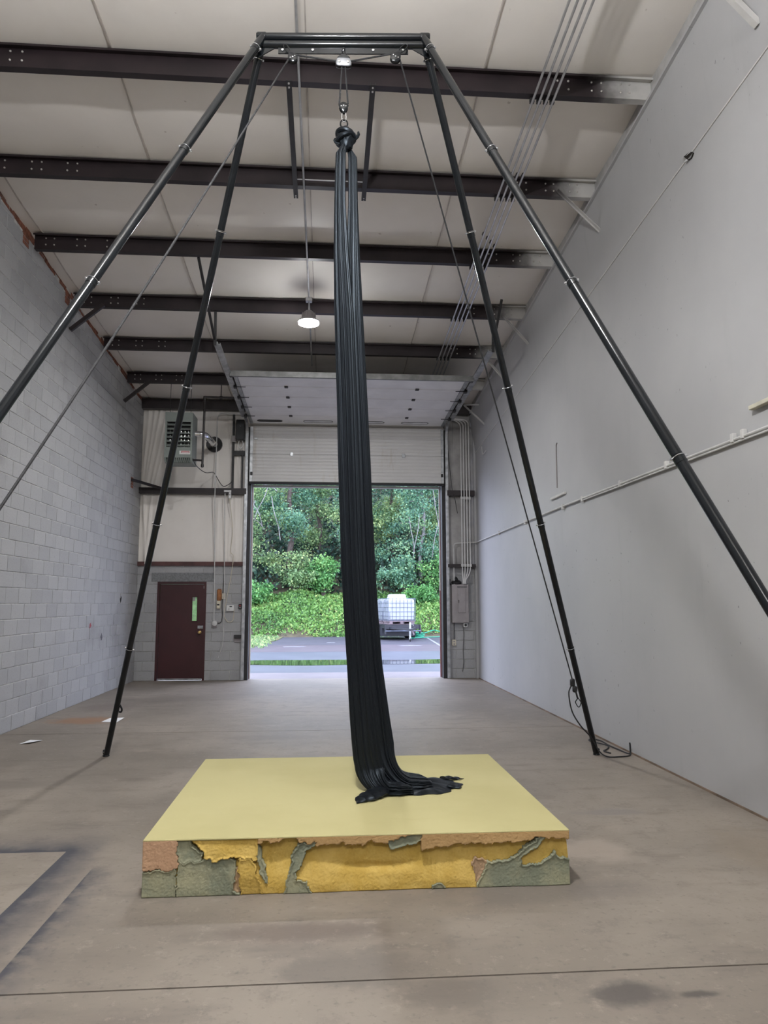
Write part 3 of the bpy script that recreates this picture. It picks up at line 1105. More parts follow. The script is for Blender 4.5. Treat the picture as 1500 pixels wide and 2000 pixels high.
high_bay(11.0, 'lit round high-bay lamp on the ceiling conduit before the raised door', 0.427, MAT_SKIRT)
high_bay(2.6, 'unseen high-bay lamp ahead of the rig, reflector glow added to light the ceiling', 1.15, MAT_ADDED_UPLIGHT)  # unseen lamp, its glowing reflector added to brighten the ceiling
high_bay(-4.6, 'unseen high-bay lamp by the rear wall, reflector glow added to light the ceiling', 1.15, MAT_ADDED_UPLIGHT)  # also unseen; same added reflector glow for the ceiling

# ceiling conduits
tag(MB().tube([(XCON, YB + 1, zb(YB + 1) - .03), (XCON, 13.6, zb(13.6) - .03)], .013, 8).build('ceiling_conduit', MAT_CONDUIT), 'single galvanised conduit along the ceiling feeding the lamps', 'conduit')
XB = [2.026, 2.096, 2.164, 2.232]
VB = [2.975, 3.035, 3.095, 3.155]
for i, x in enumerate(XB):
    p = thing('conduit', (x, 8, zb(8)), 'galvanised ceiling conduit, %s from the white drywall in the bundle of four' % ('fourth', 'third', 'second', 'first')[i], 'conduit', 'bundle of four ceiling conduits')
    xv = VB[i]
    path = fillet([(x, 0.5, zb(.5) - .028), (x, DY - .16 + i * .004, zb(DY) - .06), (xv - .25, DY - .20, 5.72 - .0 * i), (xv, DY - .20, 5.70 - .02 * (3 - i)), (xv, DY - .20, 4.2),
                   (xv, DY - .19, 2.30), (2.99 + .018 * i, DY - .19, 2.12), (2.99 + .018 * i, DY - .19, 2.04)], .14)
    cut = next(j for j, q in enumerate(path) if q.z < 5.9 and q.y > DY - .5)
    MB().tube(path[:cut + 1], .0125, 8).build('pipe', MAT_CONDUIT, p)
    MB().tube(path[cut:], .0125, 8).build('riser_pipe', simple('riser_paint', (.62, .61, .60), .5, var=.06), p)
    for yy in PURLIN_Y:
        MB().rbox(x - .022, x + .022, yy - .03, yy + .012, zb(yy) - .046, zb(yy), .004).build('strap', MAT_DARK, p, smooth=0)
    for yy in (4.0, 9.1 + i * .09, 7.9):
        MB().tube([(x, yy - .025, zb(yy) - .028), (x, yy + .025, zb(yy) - .028)], .018, 8).build('coupling', MAT_DARK, p, smooth=0)
    for zz in (3.93, 2.44):
        MB().rbox(xv - .025, xv + .025, DY - .22, DY - .16, zz - .03, zz + .03, .004).build('strap', MAT_CONDUIT_PAINT, p, smooth=0)

# two strut bars hung under the first purlins and the rod between them
for x, lab in ((-0.40, 'dark steel strut bar under the purlins beside the ceiling conduit'), (0.418, 'dark steel strut bar under the purlins beside the hanging silk')):
    p = thing('strut_bar', (x, 7.6, zb(8.48) - .03), lab, 'bar', 'strut bars under the purlins')
    t = MB()
    a, b = (x, 6.66, zb(6.66) - .03), (x, 8.50, zb(8.5) - .03)
    t.bar(a, b, .052, .006)
    t.bar((x - .024, a[1], a[2] + .014), (x - .024, b[1], b[2] + .014), .005, .03)
    t.bar((x + .024, a[1], a[2] + .014), (x + .024, b[1], b[2] + .014), .005, .03)
    t.build('channel', MAT_DARK, p, smooth=0)
    for yy in (6.69, 6.74, 8.44, 8.48):
        MB().lathe([(.010, 0), (.010, .01)], (x, yy, zb(yy) - .033), (0, 0, -1), 6).build('bolt', MAT_BOLT, p, smooth=0)
tag(MB().tube([(-.38, 8.2, zb(8.2) + .01), (.40, 8.2, zb(8.2) + .01)], .007, 6).build('tie_rod', MAT_CONDUIT), 'thin steel rod spanning the two hanging strut bars', 'rod')

# ------------------------------------------------------------------ unit heater and its pipes
hx0, hx1, hy0, hy1, hz0, hz1 = -3.195, -2.660, 14.62, 15.15, 4.385, 5.385
ht = thing('unit_heater', (-2.93, 14.9, hz0), 'grey-green gas unit heater with louvres hanging on rods from the purlin', 'heater')
t = MB()
t.prism([(hy0, hz0 + .09), (hy0 + .06, hz0), (hy1, hz0), (hy1, hz1), (hy0, hz1)], hx0, hx0 + .035, 'x')
t.prism([(hy0, hz0 + .09), (hy0 + .06, hz0), (hy1, hz0), (hy1, hz1), (hy0, hz1)], hx1 - .035, hx1, 'x')
t.box(hx0 + .035, hx1 - .035, hy0, hy0 + .03, hz1 - .19, hz1)
t.box(hx0 + .035, hx1 - .035, hy0, hy0 + .03, hz0 + .09, hz0 + .30)
t.box(hx0 + .035, hx1 - .035, hy0 + .12, hy1, hz0, hz1)
t.box(hx0 + .035, hx1 - .035, hy0 + .02, hy0 + .12, hz1 - .02, hz1)
t.build('casing', MAT_HEATER, ht, smooth=0)
MB().box(hx0 + .036, hx1 - .036, hy0 + .10, hy0 + .118, hz0 + .28, hz1 - .17).build('dark_core', MAT_BLACKPLASTIC, ht, smooth=0)
for k in range(6):
    zz = hz0 + .335 + k * .083
    MB().add([(hx0 + .03, hy0 - .01, zz - .02), (hx1 - .03, hy0 - .01, zz - .02), (hx1 - .03, hy0 + .05, zz + .022), (hx0 + .03, hy0 + .05, zz + .022),
              (hx0 + .03, hy0 - .01, zz - .014), (hx1 - .03, hy0 - .01, zz - .014), (hx1 - .03, hy0 + .05, zz + .028), (hx0 + .03, hy0 + .05, zz + .028)],
             [(0, 3, 2, 1), (4, 5, 6, 7), (0, 1, 5, 4), (1, 2, 6, 5), (2, 3, 7, 6), (3, 0, 4, 7)]).build('louvre', MAT_HEATER, ht, smooth=0)
for k in range(6):
    xx = hx0 + .09 + k * .071
    MB().lathe([(.009, 0), (.009, .36)], (xx, hy0 + .085, hz0 + .31), (0, 0, 1), 8).build('burner_tube', MAT_CHROME, ht)
for k in range(11):
    xx = hx0 + .075 + k * .039
    MB().add([(xx, hy0 + .002, hz0 + .085), (xx + .018, hy0 + .002, hz0 + .085), (xx + .026, hy0 + .056, hz0 + .004), (xx + .008, hy0 + .056, hz0 + .004),
              (xx, hy0 + .012, hz0 + .09), (xx + .018, hy0 + .012, hz0 + .09), (xx + .026, hy0 + .066, hz0 + .01), (xx + .008, hy0 + .066, hz0 + .01)],
             [(0, 3, 2, 1), (4, 5, 6, 7), (0, 1, 5, 4), (1, 2, 6, 5), (2, 3, 7, 6), (3, 0, 4, 7)]).build('slot', MAT_HEATER, ht, smooth=0)
lb = MB().box(hx1 - .24, hx1 - .03, hy0 - .004, hy0, hz0 + .155, hz0 + .225).build('warning_label', MAT_WHITEPLASTIC, ht, smooth=0)
t = MB()
for (a, b, c_, d_) in ((hx1 - .205, hx1 - .045, .205, .218), (hx1 - .205, hx1 - .045, .178, .187), (hx1 - .205, hx1 - .195, .178, .218), (hx1 - .055, hx1 - .045, .178, .218)):
    t.box(a, b, hy0 - .006, hy0 - .004, hz0 + c_, hz0 + d_)
t.build('red_border', MAT_RED, lb, smooth=0)
for xx in (hx0 + .07, hx1 - .06):
    for yy in (14.72,):
        MB().tube([(xx, yy, hz1 - .01), (xx, yy, zb(14.766) + .01)], .006, 6).build('hanger_rod', MAT_DARK, ht)
p = thing('gas_pipe', (-2.46, 14.8, 4.3), 'black iron gas pipe dropping beside the grey-green heater', 'pipe')
MB().tube(fillet([(-2.465, 14.72, 4.30), (-2.45, 14.72, 5.735), (-1.60, 14.72, 5.72)], .05, 4), .022, 10).build('pipe', MAT_BLACKPIPE, p)
t = MB()
t.lathe([(.03, -.035), (.034, 0), (.03, .035)], (-2.451, 14.72, 5.715), (0, 0, 1), 10)
t.lathe([(.03, -.03), (.034, 0), (.03, .03)], (-2.135, 14.72, 5.73), (1, 0, 0), 10)
t.lathe([(.03, -.02), (.03, .03)], (-2.465, 14.72, 4.33), (0, 0, 1), 10)
t.tube([(-2.465, 14.72, 4.44), (-2.66, 14.74, 4.45)], .02, 8)
t.build('fittings', MAT_BLACKPIPE, p)
MB().tube([(-2.135, 14.72, 5.74), (-2.135, 14.74, zb(14.766) + .01)], .009, 6).build('hanger_rod', MAT_DARK, p)
p = thing('flue_pipe', (-2.5, 15.6, 5.0), 'silver flue elbow running from the heater to the black wall collar', 'flue')
MB().tube(fillet([(-2.70, 14.95, 5.03), (-2.47, 15.0, 5.03), (-2.40, 15.5, 4.98), (-2.50, DY - .03, 5.05)], .12), .06, 14).build('pipe', MAT_CHROME, p)
MB().lathe([(.062, -.02), (.066, 0), (.062, .02)], (-2.445, 15.25, 5.005), (.1, 1, -.05), 14).build('collar', MAT_GALV, p)
MB().lathe([(.07, 0), (.07, .04), (.165, .05), (.175, .03), (.175, 0)], (-2.47, DY - .03, 5.09), (0, -1, 0), 18, False).build('wall_thimble', MAT_DARK, p)
tag(MB().tube(curve_pts([(-2.66, 14.74, 4.48), (-2.60, 14.85, 4.35), (-2.5, 15.3, 4.3), (-2.43, 15.9, 4.41), (-2.41, DY - .1, 4.38), (-2.25, DY - .17, 4.15), (-2.1, DY - .18, 4.2), (-2.06, DY - .1, 4.28)], 8), .008, 6).build('heater_cable', MAT_BLACKPLASTIC), 'thin black cable drooping from the heater to the girt', 'cable')

# ------------------------------------------------------------------ things on the door wall by the small door
YW = DY - 0.02
p = thing('operator_bracket', (-1.95, DY - .1, 4.1), 'dark steel bracket frame carrying the door operator', 'bracket')
MB().box(-2.075, -2.03, DY - .11, DY - .05, 4.10, 5.78).build('post', MAT_DARK, p, smooth=0)
MB().box(-1.865, -1.83, DY - .11, DY - .05, 4.10, 4.95).build('post', MAT_DARK, p, smooth=0)
MB().box(-2.03, -1.80, DY - .13, DY - .05, 4.84, 4.94).build('crossbar', MAT_DARK, p, smooth=0)
p = thing('door_operator', (-1.90, DY - .15, 5.15), 'black motorised door operator box beside the door track', 'motor')
MB().rbox(-1.985, -1.80, DY - .30, DY - .06, 5.15, 5.60, .015).build('housing', MAT_BLACKPLASTIC, p, smooth=0)
MB().lathe([(.012, 0), (.012, .012)], (-1.89, DY - .30, 5.45), (0, -1, 0), 10).build('badge', MAT_CHROME, p)
MB().tube(curve_pts([(-1.92, DY - .2, 5.15), (-1.93, DY - .21, 5.03), (-1.88, DY - .2, 4.98), (-1.83, DY - .2, 5.06), (-1.85, DY - .2, 5.15)], 6), .009, 6).build('wire', MAT_WHITEPLASTIC, p)
p = thing('junction_box', (-2.03, DY - .13, 5.12), 'small grey junction box on the operator bracket post', 'box')
MB().rbox(-2.085, -1.985, DY - .17, DY - .11, 5.13, 5.27, .006).build('body', MAT_CONDUIT, p, smooth=0)
MB().rbox(-2.075, -1.995, DY - .175, DY - .17, 5.14, 5.26, .002).build('cover', MAT_GREYBOX, p, smooth=0)
p = thing('junction_box', (-2.15, DY - .17, 3.95), 'small steel box and switch plate on the girt under the heater', 'box')
MB().rbox(-2.22, -2.06, DY - .20, DY - .16, 4.01, 4.06, .005).build('body', MAT_CONDUIT, p, smooth=0)
MB().rbox(-2.115, -2.06, DY - .21, DY - .16, 3.87, 4.01, .005).build('switch_plate', MAT_CONDUIT, p, smooth=0)
MB().rbox(-2.095, -2.08, DY - .222, DY - .21, 3.93, 3.965, .003).build('toggle', MAT_BLACKPLASTIC, p, smooth=0)
tag(MB().tube(fillet([(-1.78, YW - .1, 5.765), (-2.36, YW - .1, 5.765), (-2.415, YW - .06, 5.68), (-2.405, YW - .2, 4.2), (-2.405, YW - .2, 3.9), (-2.395, YW - .06, 2.6), (-2.39, YW, 1.35), (-2.385, YW, 1.23)], .08), .011, 8).build('conduit', MAT_CONDUIT_PAINT), 'thin painted conduit from beside the heater down to the round bell', 'conduit')
tag(MB().tube(fillet([(-2.19, YW - .2, 3.98), (-2.19, YW - .2, 3.8), (-2.185, YW - .06, 2.6), (-2.175, YW, 0.95), (-2.19, YW, 0.72), (-2.28, YW, 0.47)], .1), .009, 8).build('conduit', MAT_CONDUIT_PAINT), 'thin cream cable down the wall between wood block and intercom', 'cable')
tag(MB().tube(curve_pts([(-2.09, YW - .2, 3.87), (-2.03, YW - .06, 3.2), (-2.06, YW - .06, 2.75), (-2.0, YW - .05, 2.62), (-2.05, YW, 2.2), (-2.13, YW, 1.7), (-2.17, YW, 1.4), (-2.1, YW, 1.24), (-1.99, YW, 1.26), (-1.96, YW, 1.5)], 8), .008, 6).build('cable', MAT_IVORY), 'cream cable looping loosely below the white intercom', 'cable')
p = thing('telephone', (-2.29, YW, 1.5), 'wall telephone on a tall orange wood block', 'telephone')
MB().rbox(-2.335, -2.235, YW - .03, YW + .02, 1.68, 1.93, .02).build('wood_block', MAT_WOOD, p, smooth=0)
MB().rbox(-2.335, -2.255, YW - .05, YW + .02, 1.51, 1.68, .012).build('handset_base', MAT_IVORY, p, smooth=0)
MB().rbox(-2.32, -2.27, YW - .06, YW - .05, 1.58, 1.61, .004).build('grille', MAT_BLACKPLASTIC, p, smooth=0)
p = thing('wall_switch', (-2.19, YW, 1.7), 'cream switch plate beside the orange wood block', 'switch')
MB().rbox(-2.228, -2.155, YW - .015, YW + .02, 1.715, 1.84, .005).build('plate', MAT_IVORY, p, smooth=0)
MB().rbox(-2.205, -2.18, YW - .026, YW - .015, 1.765, 1.79, .003).build('toggle', MAT_WHITEPLASTIC, p, smooth=0)
p = thing('intercom', (-2.05, YW, 1.45), 'white wall intercom panel with small dark display', 'intercom')
MB().rbox(-2.125, -1.965, YW - .035, YW + .02, 1.455, 1.585, .01).build('body', MAT_WHITEPLASTIC, p, smooth=0)
MB().rbox(-2.06, -2.005, YW - .039, YW - .035, 1.545, 1.565, .002).build('display', MAT_BLACKPLASTIC, p, smooth=0)
MB().rbox(-2.075, -2.06, YW - .039, YW - .035, 1.48, 1.52, .002).build('key', MAT_GREYBOX, p, smooth=0)
p = thing('alarm_bell', (-2.37, YW, 1.15), 'round grey bell on a square base under the thin conduit', 'bell')
MB().rbox(-2.43, -2.32, YW - .02, YW + .02, 1.11, 1.21, .006).build('back_box', MAT_GREYBOX, p, smooth=0)
MB().lathe([(.06, 0), (.06, .02), (.05, .035), (.015, .04), (.0, .045)], (-2.365, YW - .02, 1.20), (0, -1, 0), 20).build('gong', MAT_CONDUIT_PAINT, p)
tag(MB().tube(curve_pts([(-2.31, YW, 1.2), (-2.24, YW, 1.22), (-2.21, YW, 1.35), (-2.22, YW, 1.6), (-2.205, YW, 2.0), (-2.2, YW, 2.25)], 6), .007, 6).build('bell_wire', MAT_DARK), 'short dark wire curling up from the round bell', 'wire')
p = thing('floor_latch', (-1.84, DY, .85), 'black steel latch ledge bolted to the block by the opening', 'latch')
MB().rbox(-1.95, -1.76, DY - .09, DY, .885, .955, .006).build('ledge', MAT_DARK, p, smooth=0)
MB().rbox(-1.95, -1.76, DY - .03, DY + .02, .80, .885, .004).build('plate', MAT_GREYBOX, p, smooth=0)
p = thing('push_button', (-1.83, DY, 1.5), 'black push-button station on the jamb edge', 'switch')
MB().rbox(-1.87, -1.79, DY - .06, DY + .02, 1.50, 1.61, .01).build('body', MAT_BLACKPLASTIC, p, smooth=0)
MB().lathe([(.014, 0), (.014, .012)], (-1.835, DY - .06, 1.575), (0, -1, 0), 10).build('button', MAT_RED, p)
MB().lathe([(.014, 0), (.014, .012)], (-1.835, DY - .06, 1.535), (0, -1, 0), 10).build('button', MAT_GREYBOX, p)

# ------------------------------------------------------------------ breaker panel side
p = thing('breaker_panel', (2.93, DY, 1.2), 'large grey breaker panel on the wall under the conduits', 'panel')
MB().rbox(2.745, 3.115, DY - .14, DY - .004, 1.195, 2.03, .006).build('cabinet', MAT_GREYBOX, p, smooth=0)
dr = MB().rbox(2.875, 3.045, DY - .155, DY - .14, 1.41, 1.94, .005).build('panel_door', MAT_GREYBOX, p, smooth=0)
MB().rbox(2.885, 2.90, DY - .165, DY - .155, 1.63, 1.69, .003).build('door_latch', MAT_DARK, dr, smooth=0)
MB().rbox(2.86, 3.08, DY - .146, DY - .14, 1.965, 1.98, .002).build('label_strip', MAT_DARK, p, smooth=0)
for (xx, zz) in ((2.765, 1.215), (3.095, 1.215), (2.765, 2.01), (3.095, 2.01)):
    MB().lathe([(.008, 0), (.008, .006)], (xx, DY - .14, zz), (0, -1, 0), 8).build('screw', MAT_BOLT, p, smooth=0)
t = MB()
t.lathe([(.02, 0), (.10, .01), (.12, .05), (.07, .09), (.03, .10), (.0, .10)], (2.86, DY - .07, 2.03), (0, 0, 1), 12)
t.lathe([(.02, 0), (.06, .01), (.05, .10), (.02, .14), (.0, .145)], (2.83, DY - .07, 2.05), (.2, 0, 1), 10)
t.tube(curve_pts([(2.80, DY - .08, 2.06), (2.72, DY - .09, 2.03), (2.70, DY - .09, 2.08), (2.71, DY - .08, 2.14)], 5), .02, 6)
tag(t.build('work_gloves', MAT_BLACKPLASTIC), 'crumpled black gloves lying on top of the breaker panel', 'gloves')
p = thing('outlet', (2.80, DY, .73), 'ivory duplex outlet low on the block below the breaker panel', 'outlet')
MB().rbox(2.755, 2.84, DY - .05, DY, .70, .83, .006).build('plate', MAT_IVORY, p, smooth=0)
for zz in (.735, .79):
    MB().rbox(2.78, 2.815, DY - .054, DY - .05, zz - .014, zz + .014, .002).build('socket', MAT_GREYBOX, p, smooth=0)
MB().tube([(2.80, DY - .03, .83), (2.805, DY - .03, 1.2)], .008, 6).build('feed', MAT_DARK, p)
p = thing('timer_box', (3.05, DY, 1.12), 'small white square box with a dark round dial under the breaker panel', 'box')
MB().rbox(3.005, 3.095, DY - .08, DY - .004, 1.10, 1.19, .006).build('body', MAT_WHITEPLASTIC, p, smooth=0)
MB().lathe([(.028, 0), (.028, .006), (.0, .008)], (3.05, DY - .08, 1.145), (0, -1, 0), 16).build('dial', MAT_BLACKPLASTIC, p)
tag(MB().tube(curve_pts([(3.0, DY - .02, 1.13), (3.02, DY - .02, .95), (3.0, DY - .02, .6), (3.01, DY - .02, .35), (2.98, DY - .02, .14)], 6), .006, 6).build('loose_wire', MAT_DARK), 'loose dark wire trailing down the block below the breaker panel', 'wire')
tag(MB().tube(curve_pts([(2.67, DY - .1, 5.4), (2.72, DY - .1, 4.8), (2.79, DY - .12, 4.1), (2.82, DY - .2, 3.95), (2.9, DY - .1, 3.6)], 6), .007, 6).build('pull_cord', MAT_DARK), 'dark cord hanging from the door track past the upper girt', 'cord')
tag(MB().tube(fillet([(2.80, DY - .12, 2.03), (2.80, DY - .12, 2.93), (3.2, DY - .12, 2.955), (XR - .025, DY - .14, 2.955)], .08), .0125, 8).build('conduit', MAT_CONDUIT_PAINT), 'conduit rising from the breaker panel to the long wall run', 'conduit')
p = thing('wall_conduit', (XR, 10, 2.95), 'long painted conduit run with straps along the white drywall', 'conduit')
MB().tube([(XR - .025, DY - .14, 2.955), (XR - .025, 10.2, 2.975), (XR - .025, 3.0, 2.93)], .0125, 8).build('pipe', MAT_CONDUIT_PAINT, p)
MB().tube([(XR - .022, 9.3, 2.946), (XR - .022, 3.0, 2.90)], .009, 8).build('pipe', MAT_CONDUIT_PAINT, p)
for yy in (14.0, 12.1, 10.1, 9.3, 8.05, 6.9, 5.7, 5.55):
    MB().rbox(XR - .042, XR, yy - .02, yy + .02, 2.925, 3.0, .004).build('strap', MAT_CONDUIT_PAINT, p, smooth=0)
tag(MB().tube([(XR - .008, 10.33, 3.93), (XR - .008, 10.37, 3.90), (XR - .008, 10.385, 3.28)], .008, 6).build('wire_stub', MAT_GREYBOX), 'thin upright wire stub on the white drywall above the conduit run', 'wire')
tag(MB().rbox(XR - .03, XR, 10.0, 10.66, 3.135, 3.17, .004).build('wall_cleat', MAT_CREAMPAINT, smooth=0), 'short grey cleat on the drywall just above the conduit run', 'cleat')
tag(MB().rbox(XR - .05, XR, 4.9, 5.42, 3.12, 3.155, .004).build('wall_cleat', simple('cream_cleat', (.52, .50, .40), .6), smooth=0), 'cream cleat on the drywall near the rig leg above the conduit run', 'cleat')
tag(MB().tube(fillet([(XR - .03, DY - .9, 4.95), (XR - .03, DY - .95, 4.75), (XR - .03, DY - 1.3, 4.78)], .1), .008, 6).build('edge_wire', MAT_CREAMPAINT), 'short painted wire hook on the drywall high above the breaker panel', 'wire')

# sheet of paper and scrap on the floor
t = MB()
t.add([(-3.084, 10.80, .003), (-2.86, 10.74, .004), (-2.85, 11.11, .012), (-3.06, 11.13, .004)], [(0, 1, 2, 3)])
t.add([(-3.084, 10.80, .001), (-2.86, 10.74, .001), (-2.85, 11.11, .009), (-3.06, 11.13, .001)], [(3, 2, 1, 0)])
tag(t.build('paper_sheet', MAT_PAPER, smooth=0, fix=False), 'white sheet of paper lying on the floor near a rig foot', 'paper')
t = MB()
t.add([(-3.55, 9.2, .004), (-3.42, 9.22, .02), (-3.36, 9.42, .006), (-3.5, 9.4, .016)], [(0, 1, 2, 3)])
tag(t.build('paper_scrap', MAT_PAPER, smooth=0, fix=False), 'small crumpled paper scrap by the foot of the block wall', 'paper')

# ------------------------------------------------------------------ the aerial rig
RIG_C = Vector((0.106, 5.53, 6.213))
TOP = {'l': Vector((-0.546, 5.575, 6.20)), 'r': Vector((0.755, 5.485, 6.20))}
FEET = [('l', Vector((-2.714, 2.998, 0))), ('r', Vector((2.552, 2.633, 0))), ('l', Vector((-2.340, 8.427, 0))), ('r', Vector((2.926, 8.062, 0)))]
rig = thing('aerial_rig', (0.106, 5.53, 0), 'tall black steel aerial rig with four splayed legs standing over the foam mat', 'rig')
RT = 0.0315
BARD = (TOP['r'] - TOP['l']).normalized()
BARN = Vector((-BARD.y, BARD.x, 0)).normalized()
MB().tube([TOP['l'] - BARD * .02 + Vector((0, 0, .0)), TOP['r'] + BARD * .02], RT, 16).build('top_bar', MAT_BLACKCOAT, rig)
MB().tube([TOP['l'] + Vector((0.0, 0, -.068)) + BARN * .0, TOP['r'] + Vector((0, 0, -.068))], RT, 16).build('lower_bar', MAT_BLACKCOAT, rig)
pl = MB().bar(TOP['l'] + BARD * .125 + Vector((0, 0, -.118)), TOP['r'] - BARD * .125 + Vector((0, 0, -.118)), .012, .062).build('mounting_plate', MAT_BLACKCOAT, rig, smooth=0)
for k in range(5):
    p = TOP['l'] + BARD * (.16 + k * .245) + Vector((0, 0, -.118)) - BARN * .006
    MB().lathe([(.011, 0), (.011, .006), (.006, .008)], p, -BARN, 10).build('bolt', MAT_CHROME, pl)
for k in ('l', 'r'):
    sg = 1 if k == 'l' else -1
    T = TOP[k]
    MB().lathe([(0.0, -.045), (.03, -.042), (.036, -.03), (.036, .03), (.03, .042), (0, .045)], T - BARD * sg * .01, BARD, 16).build('end_knuckle', MAT_BLACKCOAT, rig)
    t = MB()
    a = T + Vector((0, 0, -.10))
    vs = [a - BARD * sg * .03, a + BARD * sg * .10, a - BARD * sg * .045 + Vector((0, 0, -.09))]
    t.add([v - BARN * .005 for v in vs] + [v + BARN * .005 for v in vs], [(0, 1, 2), (5, 4, 3), (0, 3, 4, 1), (1, 4, 5, 2), (2, 5, 3, 0)])
    t.build('gusset', MAT_BLACKCOAT, rig, smooth=0)
LEGLAB = []
PINS = (.022, .218, .416, .612, .81)
for li, (k, ft) in enumerate(FEET):
    T = TOP[k]
    d = ft - T
    u = d.normalized()
    lg = MB().tube([T, T + d * PINS[0]], RT * 1.08, 16).build('leg', MAT_BLACKCOAT, rig)
    cuts = list(PINS) + [1 - .035 / d.length]
    for j in range(5):
        r = RT * (1.0 if j % 2 == 0 else 1.0)
        a, b = T + d * cuts[j], T + d * cuts[j + 1]
        MB().tube([a + u * .004, a + u * .05, a + u * .052, b], [RT * 1.06, RT * 1.06, RT * .97, RT * .97], 18).build('leg_section', MAT_BLACKCOAT, lg)
        # snap pin with its wire keeper around the tube
        side = u.cross(Vector((0, 1, 0))).normalized()
        q = a + u * .012
        t = MB()
        t.torus(q, u, RT * 1.1, .003, 24, 6)
        t.lathe([(.009, 0), (.009, .012), (.004, .016)], q + side * (RT * 1.06), side, 8)
        t.lathe([(.009, 0), (.009, .012), (.004, .016)], q - side * (RT * 1.06), -side, 8)
        t.build('snap_pin', MAT_CHROME, lg)
    t = MB()
    t.lathe([(.030, .07), (.036, .06), (.036, .035), (.03, .02), (.036, .012), (.036, 0)], ft, (0, 0, 1), 14)
    t.build('foot', MAT_BLACKCOAT, lg)
    q = ft + Vector((0, 0, .05))
    MB().torus(q, (0, 0, 1), .037, .004, 20, 6).build('foot_clamp', MAT_CHROME, lg)

# shackles, pulleys, rope
PZ = RIG_C.z
LP = Vector((-0.299, 5.49, 5.955))
RP = Vector((0.522, 5.46, 5.985))
CP = Vector((0.107, 5.50, 5.950))
LOWP = Vector((0.109, 5.50, 5.565))


def pulley(c, axis, tilt, label, r=0.036, mat=MAT_BLACKCOAT, long=1.5):
    """cheek plates either side of a sheave; tilt = direction of the eye"""
    ax, ti = Vector(axis).normalized(), Vector(tilt).normalized()
    w = ax.cross(ti).normalized()
    p = thing('pulley', c, label, 'pulley', 'rope pulleys')
    for sg in (-1, 1):
        ring = []
        for q in range(20):
            an = 2 * PI * q / 20
            rad = r * 1.05
            x, y = rad * math.cos(an), rad * math.sin(an)
            if y > 0:
                y *= long
                x *= (1 - .45 * (y / (rad * long)) ** 2)
            ring.append((x, y))
        rg = [[c + w * x * k2 + ti * y * k2 + ax * (sg * h) for x, y in ring] for k2, h in ((1, .012), (1, .016), (.85, .020))]
        MB().rings(rg).build('cheek_plate', mat, p)
        t = MB()
        t.lathe([(.006, 0), (.006, .005), (.003, .007)], c + ax * (sg * .019), ax * sg, 10)
        t.build('axle_cap', MAT_CHROME, p)
        for dx in (-1, 1):
            t = MB()
            t.lathe([(.0045, 0), (.0045, .003)], c + ax * (sg * .0195) + w * (dx * r * .55) + ti * (r * .1), ax * sg, 8)
            t.build('slot_glint', MAT_CHROME, p)
    MB().lathe([(r * .95, -.011), (r * .78, 0), (r * .95, .011)], c, ax, 24).build('sheave', MAT_DARK, p)
    return p


def oval_link(name, a, b, label, r=.005, w=.018, mat=MAT_BLACKCOAT, side=(1, 0, 0)):
    a, b, sd = Vector(a), Vector(b), Vector(side)
    u = (b - a).normalized()
    sd = (sd - u * sd.dot(u)).normalized()
    pts = []
    L = (b - a).length
    for q in range(25):
        an = 2 * PI * q / 24
        cen = (a + b) / 2
        pts.append(cen + u * (L / 2 * math.sin(an) * (1.0)) + sd * (w * math.copysign(abs(math.cos(an)) ** .6, math.cos(an))))
    t = MB().tube(pts, r, 8, False)
    return tag(t.build(name, mat), label, 'carabiner')


FRONT = (0, -1, 0)
pulley(LP, FRONT, (-.5, 0, 1), 'black single pulley hooked to the plate above the slanting rope')
pulley(RP, FRONT, (.55, 0, 1), 'black single pulley hooked to the plate above the back-leg rope', .04)
pulley(LOWP, FRONT, (.05, 0, -1), 'black pulley hanging in the rope loop above the silk knot', .034)
oval_link('carabiner', LP + Vector((-.026, 0, .05)), LP + Vector((-.07, .02, .135)), 'black carabiner on the plate above the slanting rope pulley')
oval_link('carabiner', RP + Vector((.03, 0, .052)), RP + Vector((.095, .0, .125)), 'black carabiner on the plate above the back-leg rope pulley')
oval_link('carabiner', CP + Vector((0, 0, .045)), CP + Vector((0, .015, .145)), 'black carabiner carrying the silver double pulley', .005, .012)
oval_link('carabiner', LOWP + Vector((.003, 0, -.045)), LOWP + Vector((.004, 0, -.125)), 'steel oval link between the lower pulley and the silk knot', .0045, .017, MAT_CHROME)
oval_link('swivel_ring', LOWP + Vector((.006, 0, -.112)), LOWP + Vector((.002, 0, -.175)), 'black ring that the silk knot is tied through', .006, .028)
# double pulley: silver half-round cheeks
p = thing('double_pulley', CP, 'silver double pulley at the middle of the top bar', 'pulley')
for sg in (-1, 1):
    ring = [(.058 * math.cos(PI * q / 16), .058 * math.sin(PI * q / 16) - .005) for q in range(17)] + [(-.058, -.03), (-.04, -.038), (.04, -.038), (.058, -.03)]
    rg = [[CP + Vector((x * k2, sg * h, y * k2)) for x, y in ring] for k2, h in ((1, .014), (1, .019), (.88, .024))]
    MB().rings(rg).build('cheek_plate', simple('brushed_alloy', (.36, .38, .41), .35, metal=.8), p)
    cap = [(.060 * math.cos(PI * q / 16), .060 * math.sin(PI * q / 16) - .003) for q in range(3, 14)]
    MB().rings([[CP + Vector((x, sg * h, y)) for x, y in cap] for h in (.0, .027)]).build('top_cover', MAT_BLACKCOAT, p)
    for dx in (-.036, .036):
        MB().lathe([(.010, 0), (.010, .008), (.005, .011)], CP + Vector((dx, sg * .022, -.005)), (0, sg, 0), 10).build('axle_cap', MAT_BOLT, p)
for dx in (-.036, .036):
    MB().lathe([(.030, -.012), (.024, 0), (.030, .012)], CP + Vector((dx, 0, -.008)), (0, 1, 0), 20).build('sheave', MAT_DARK, p)
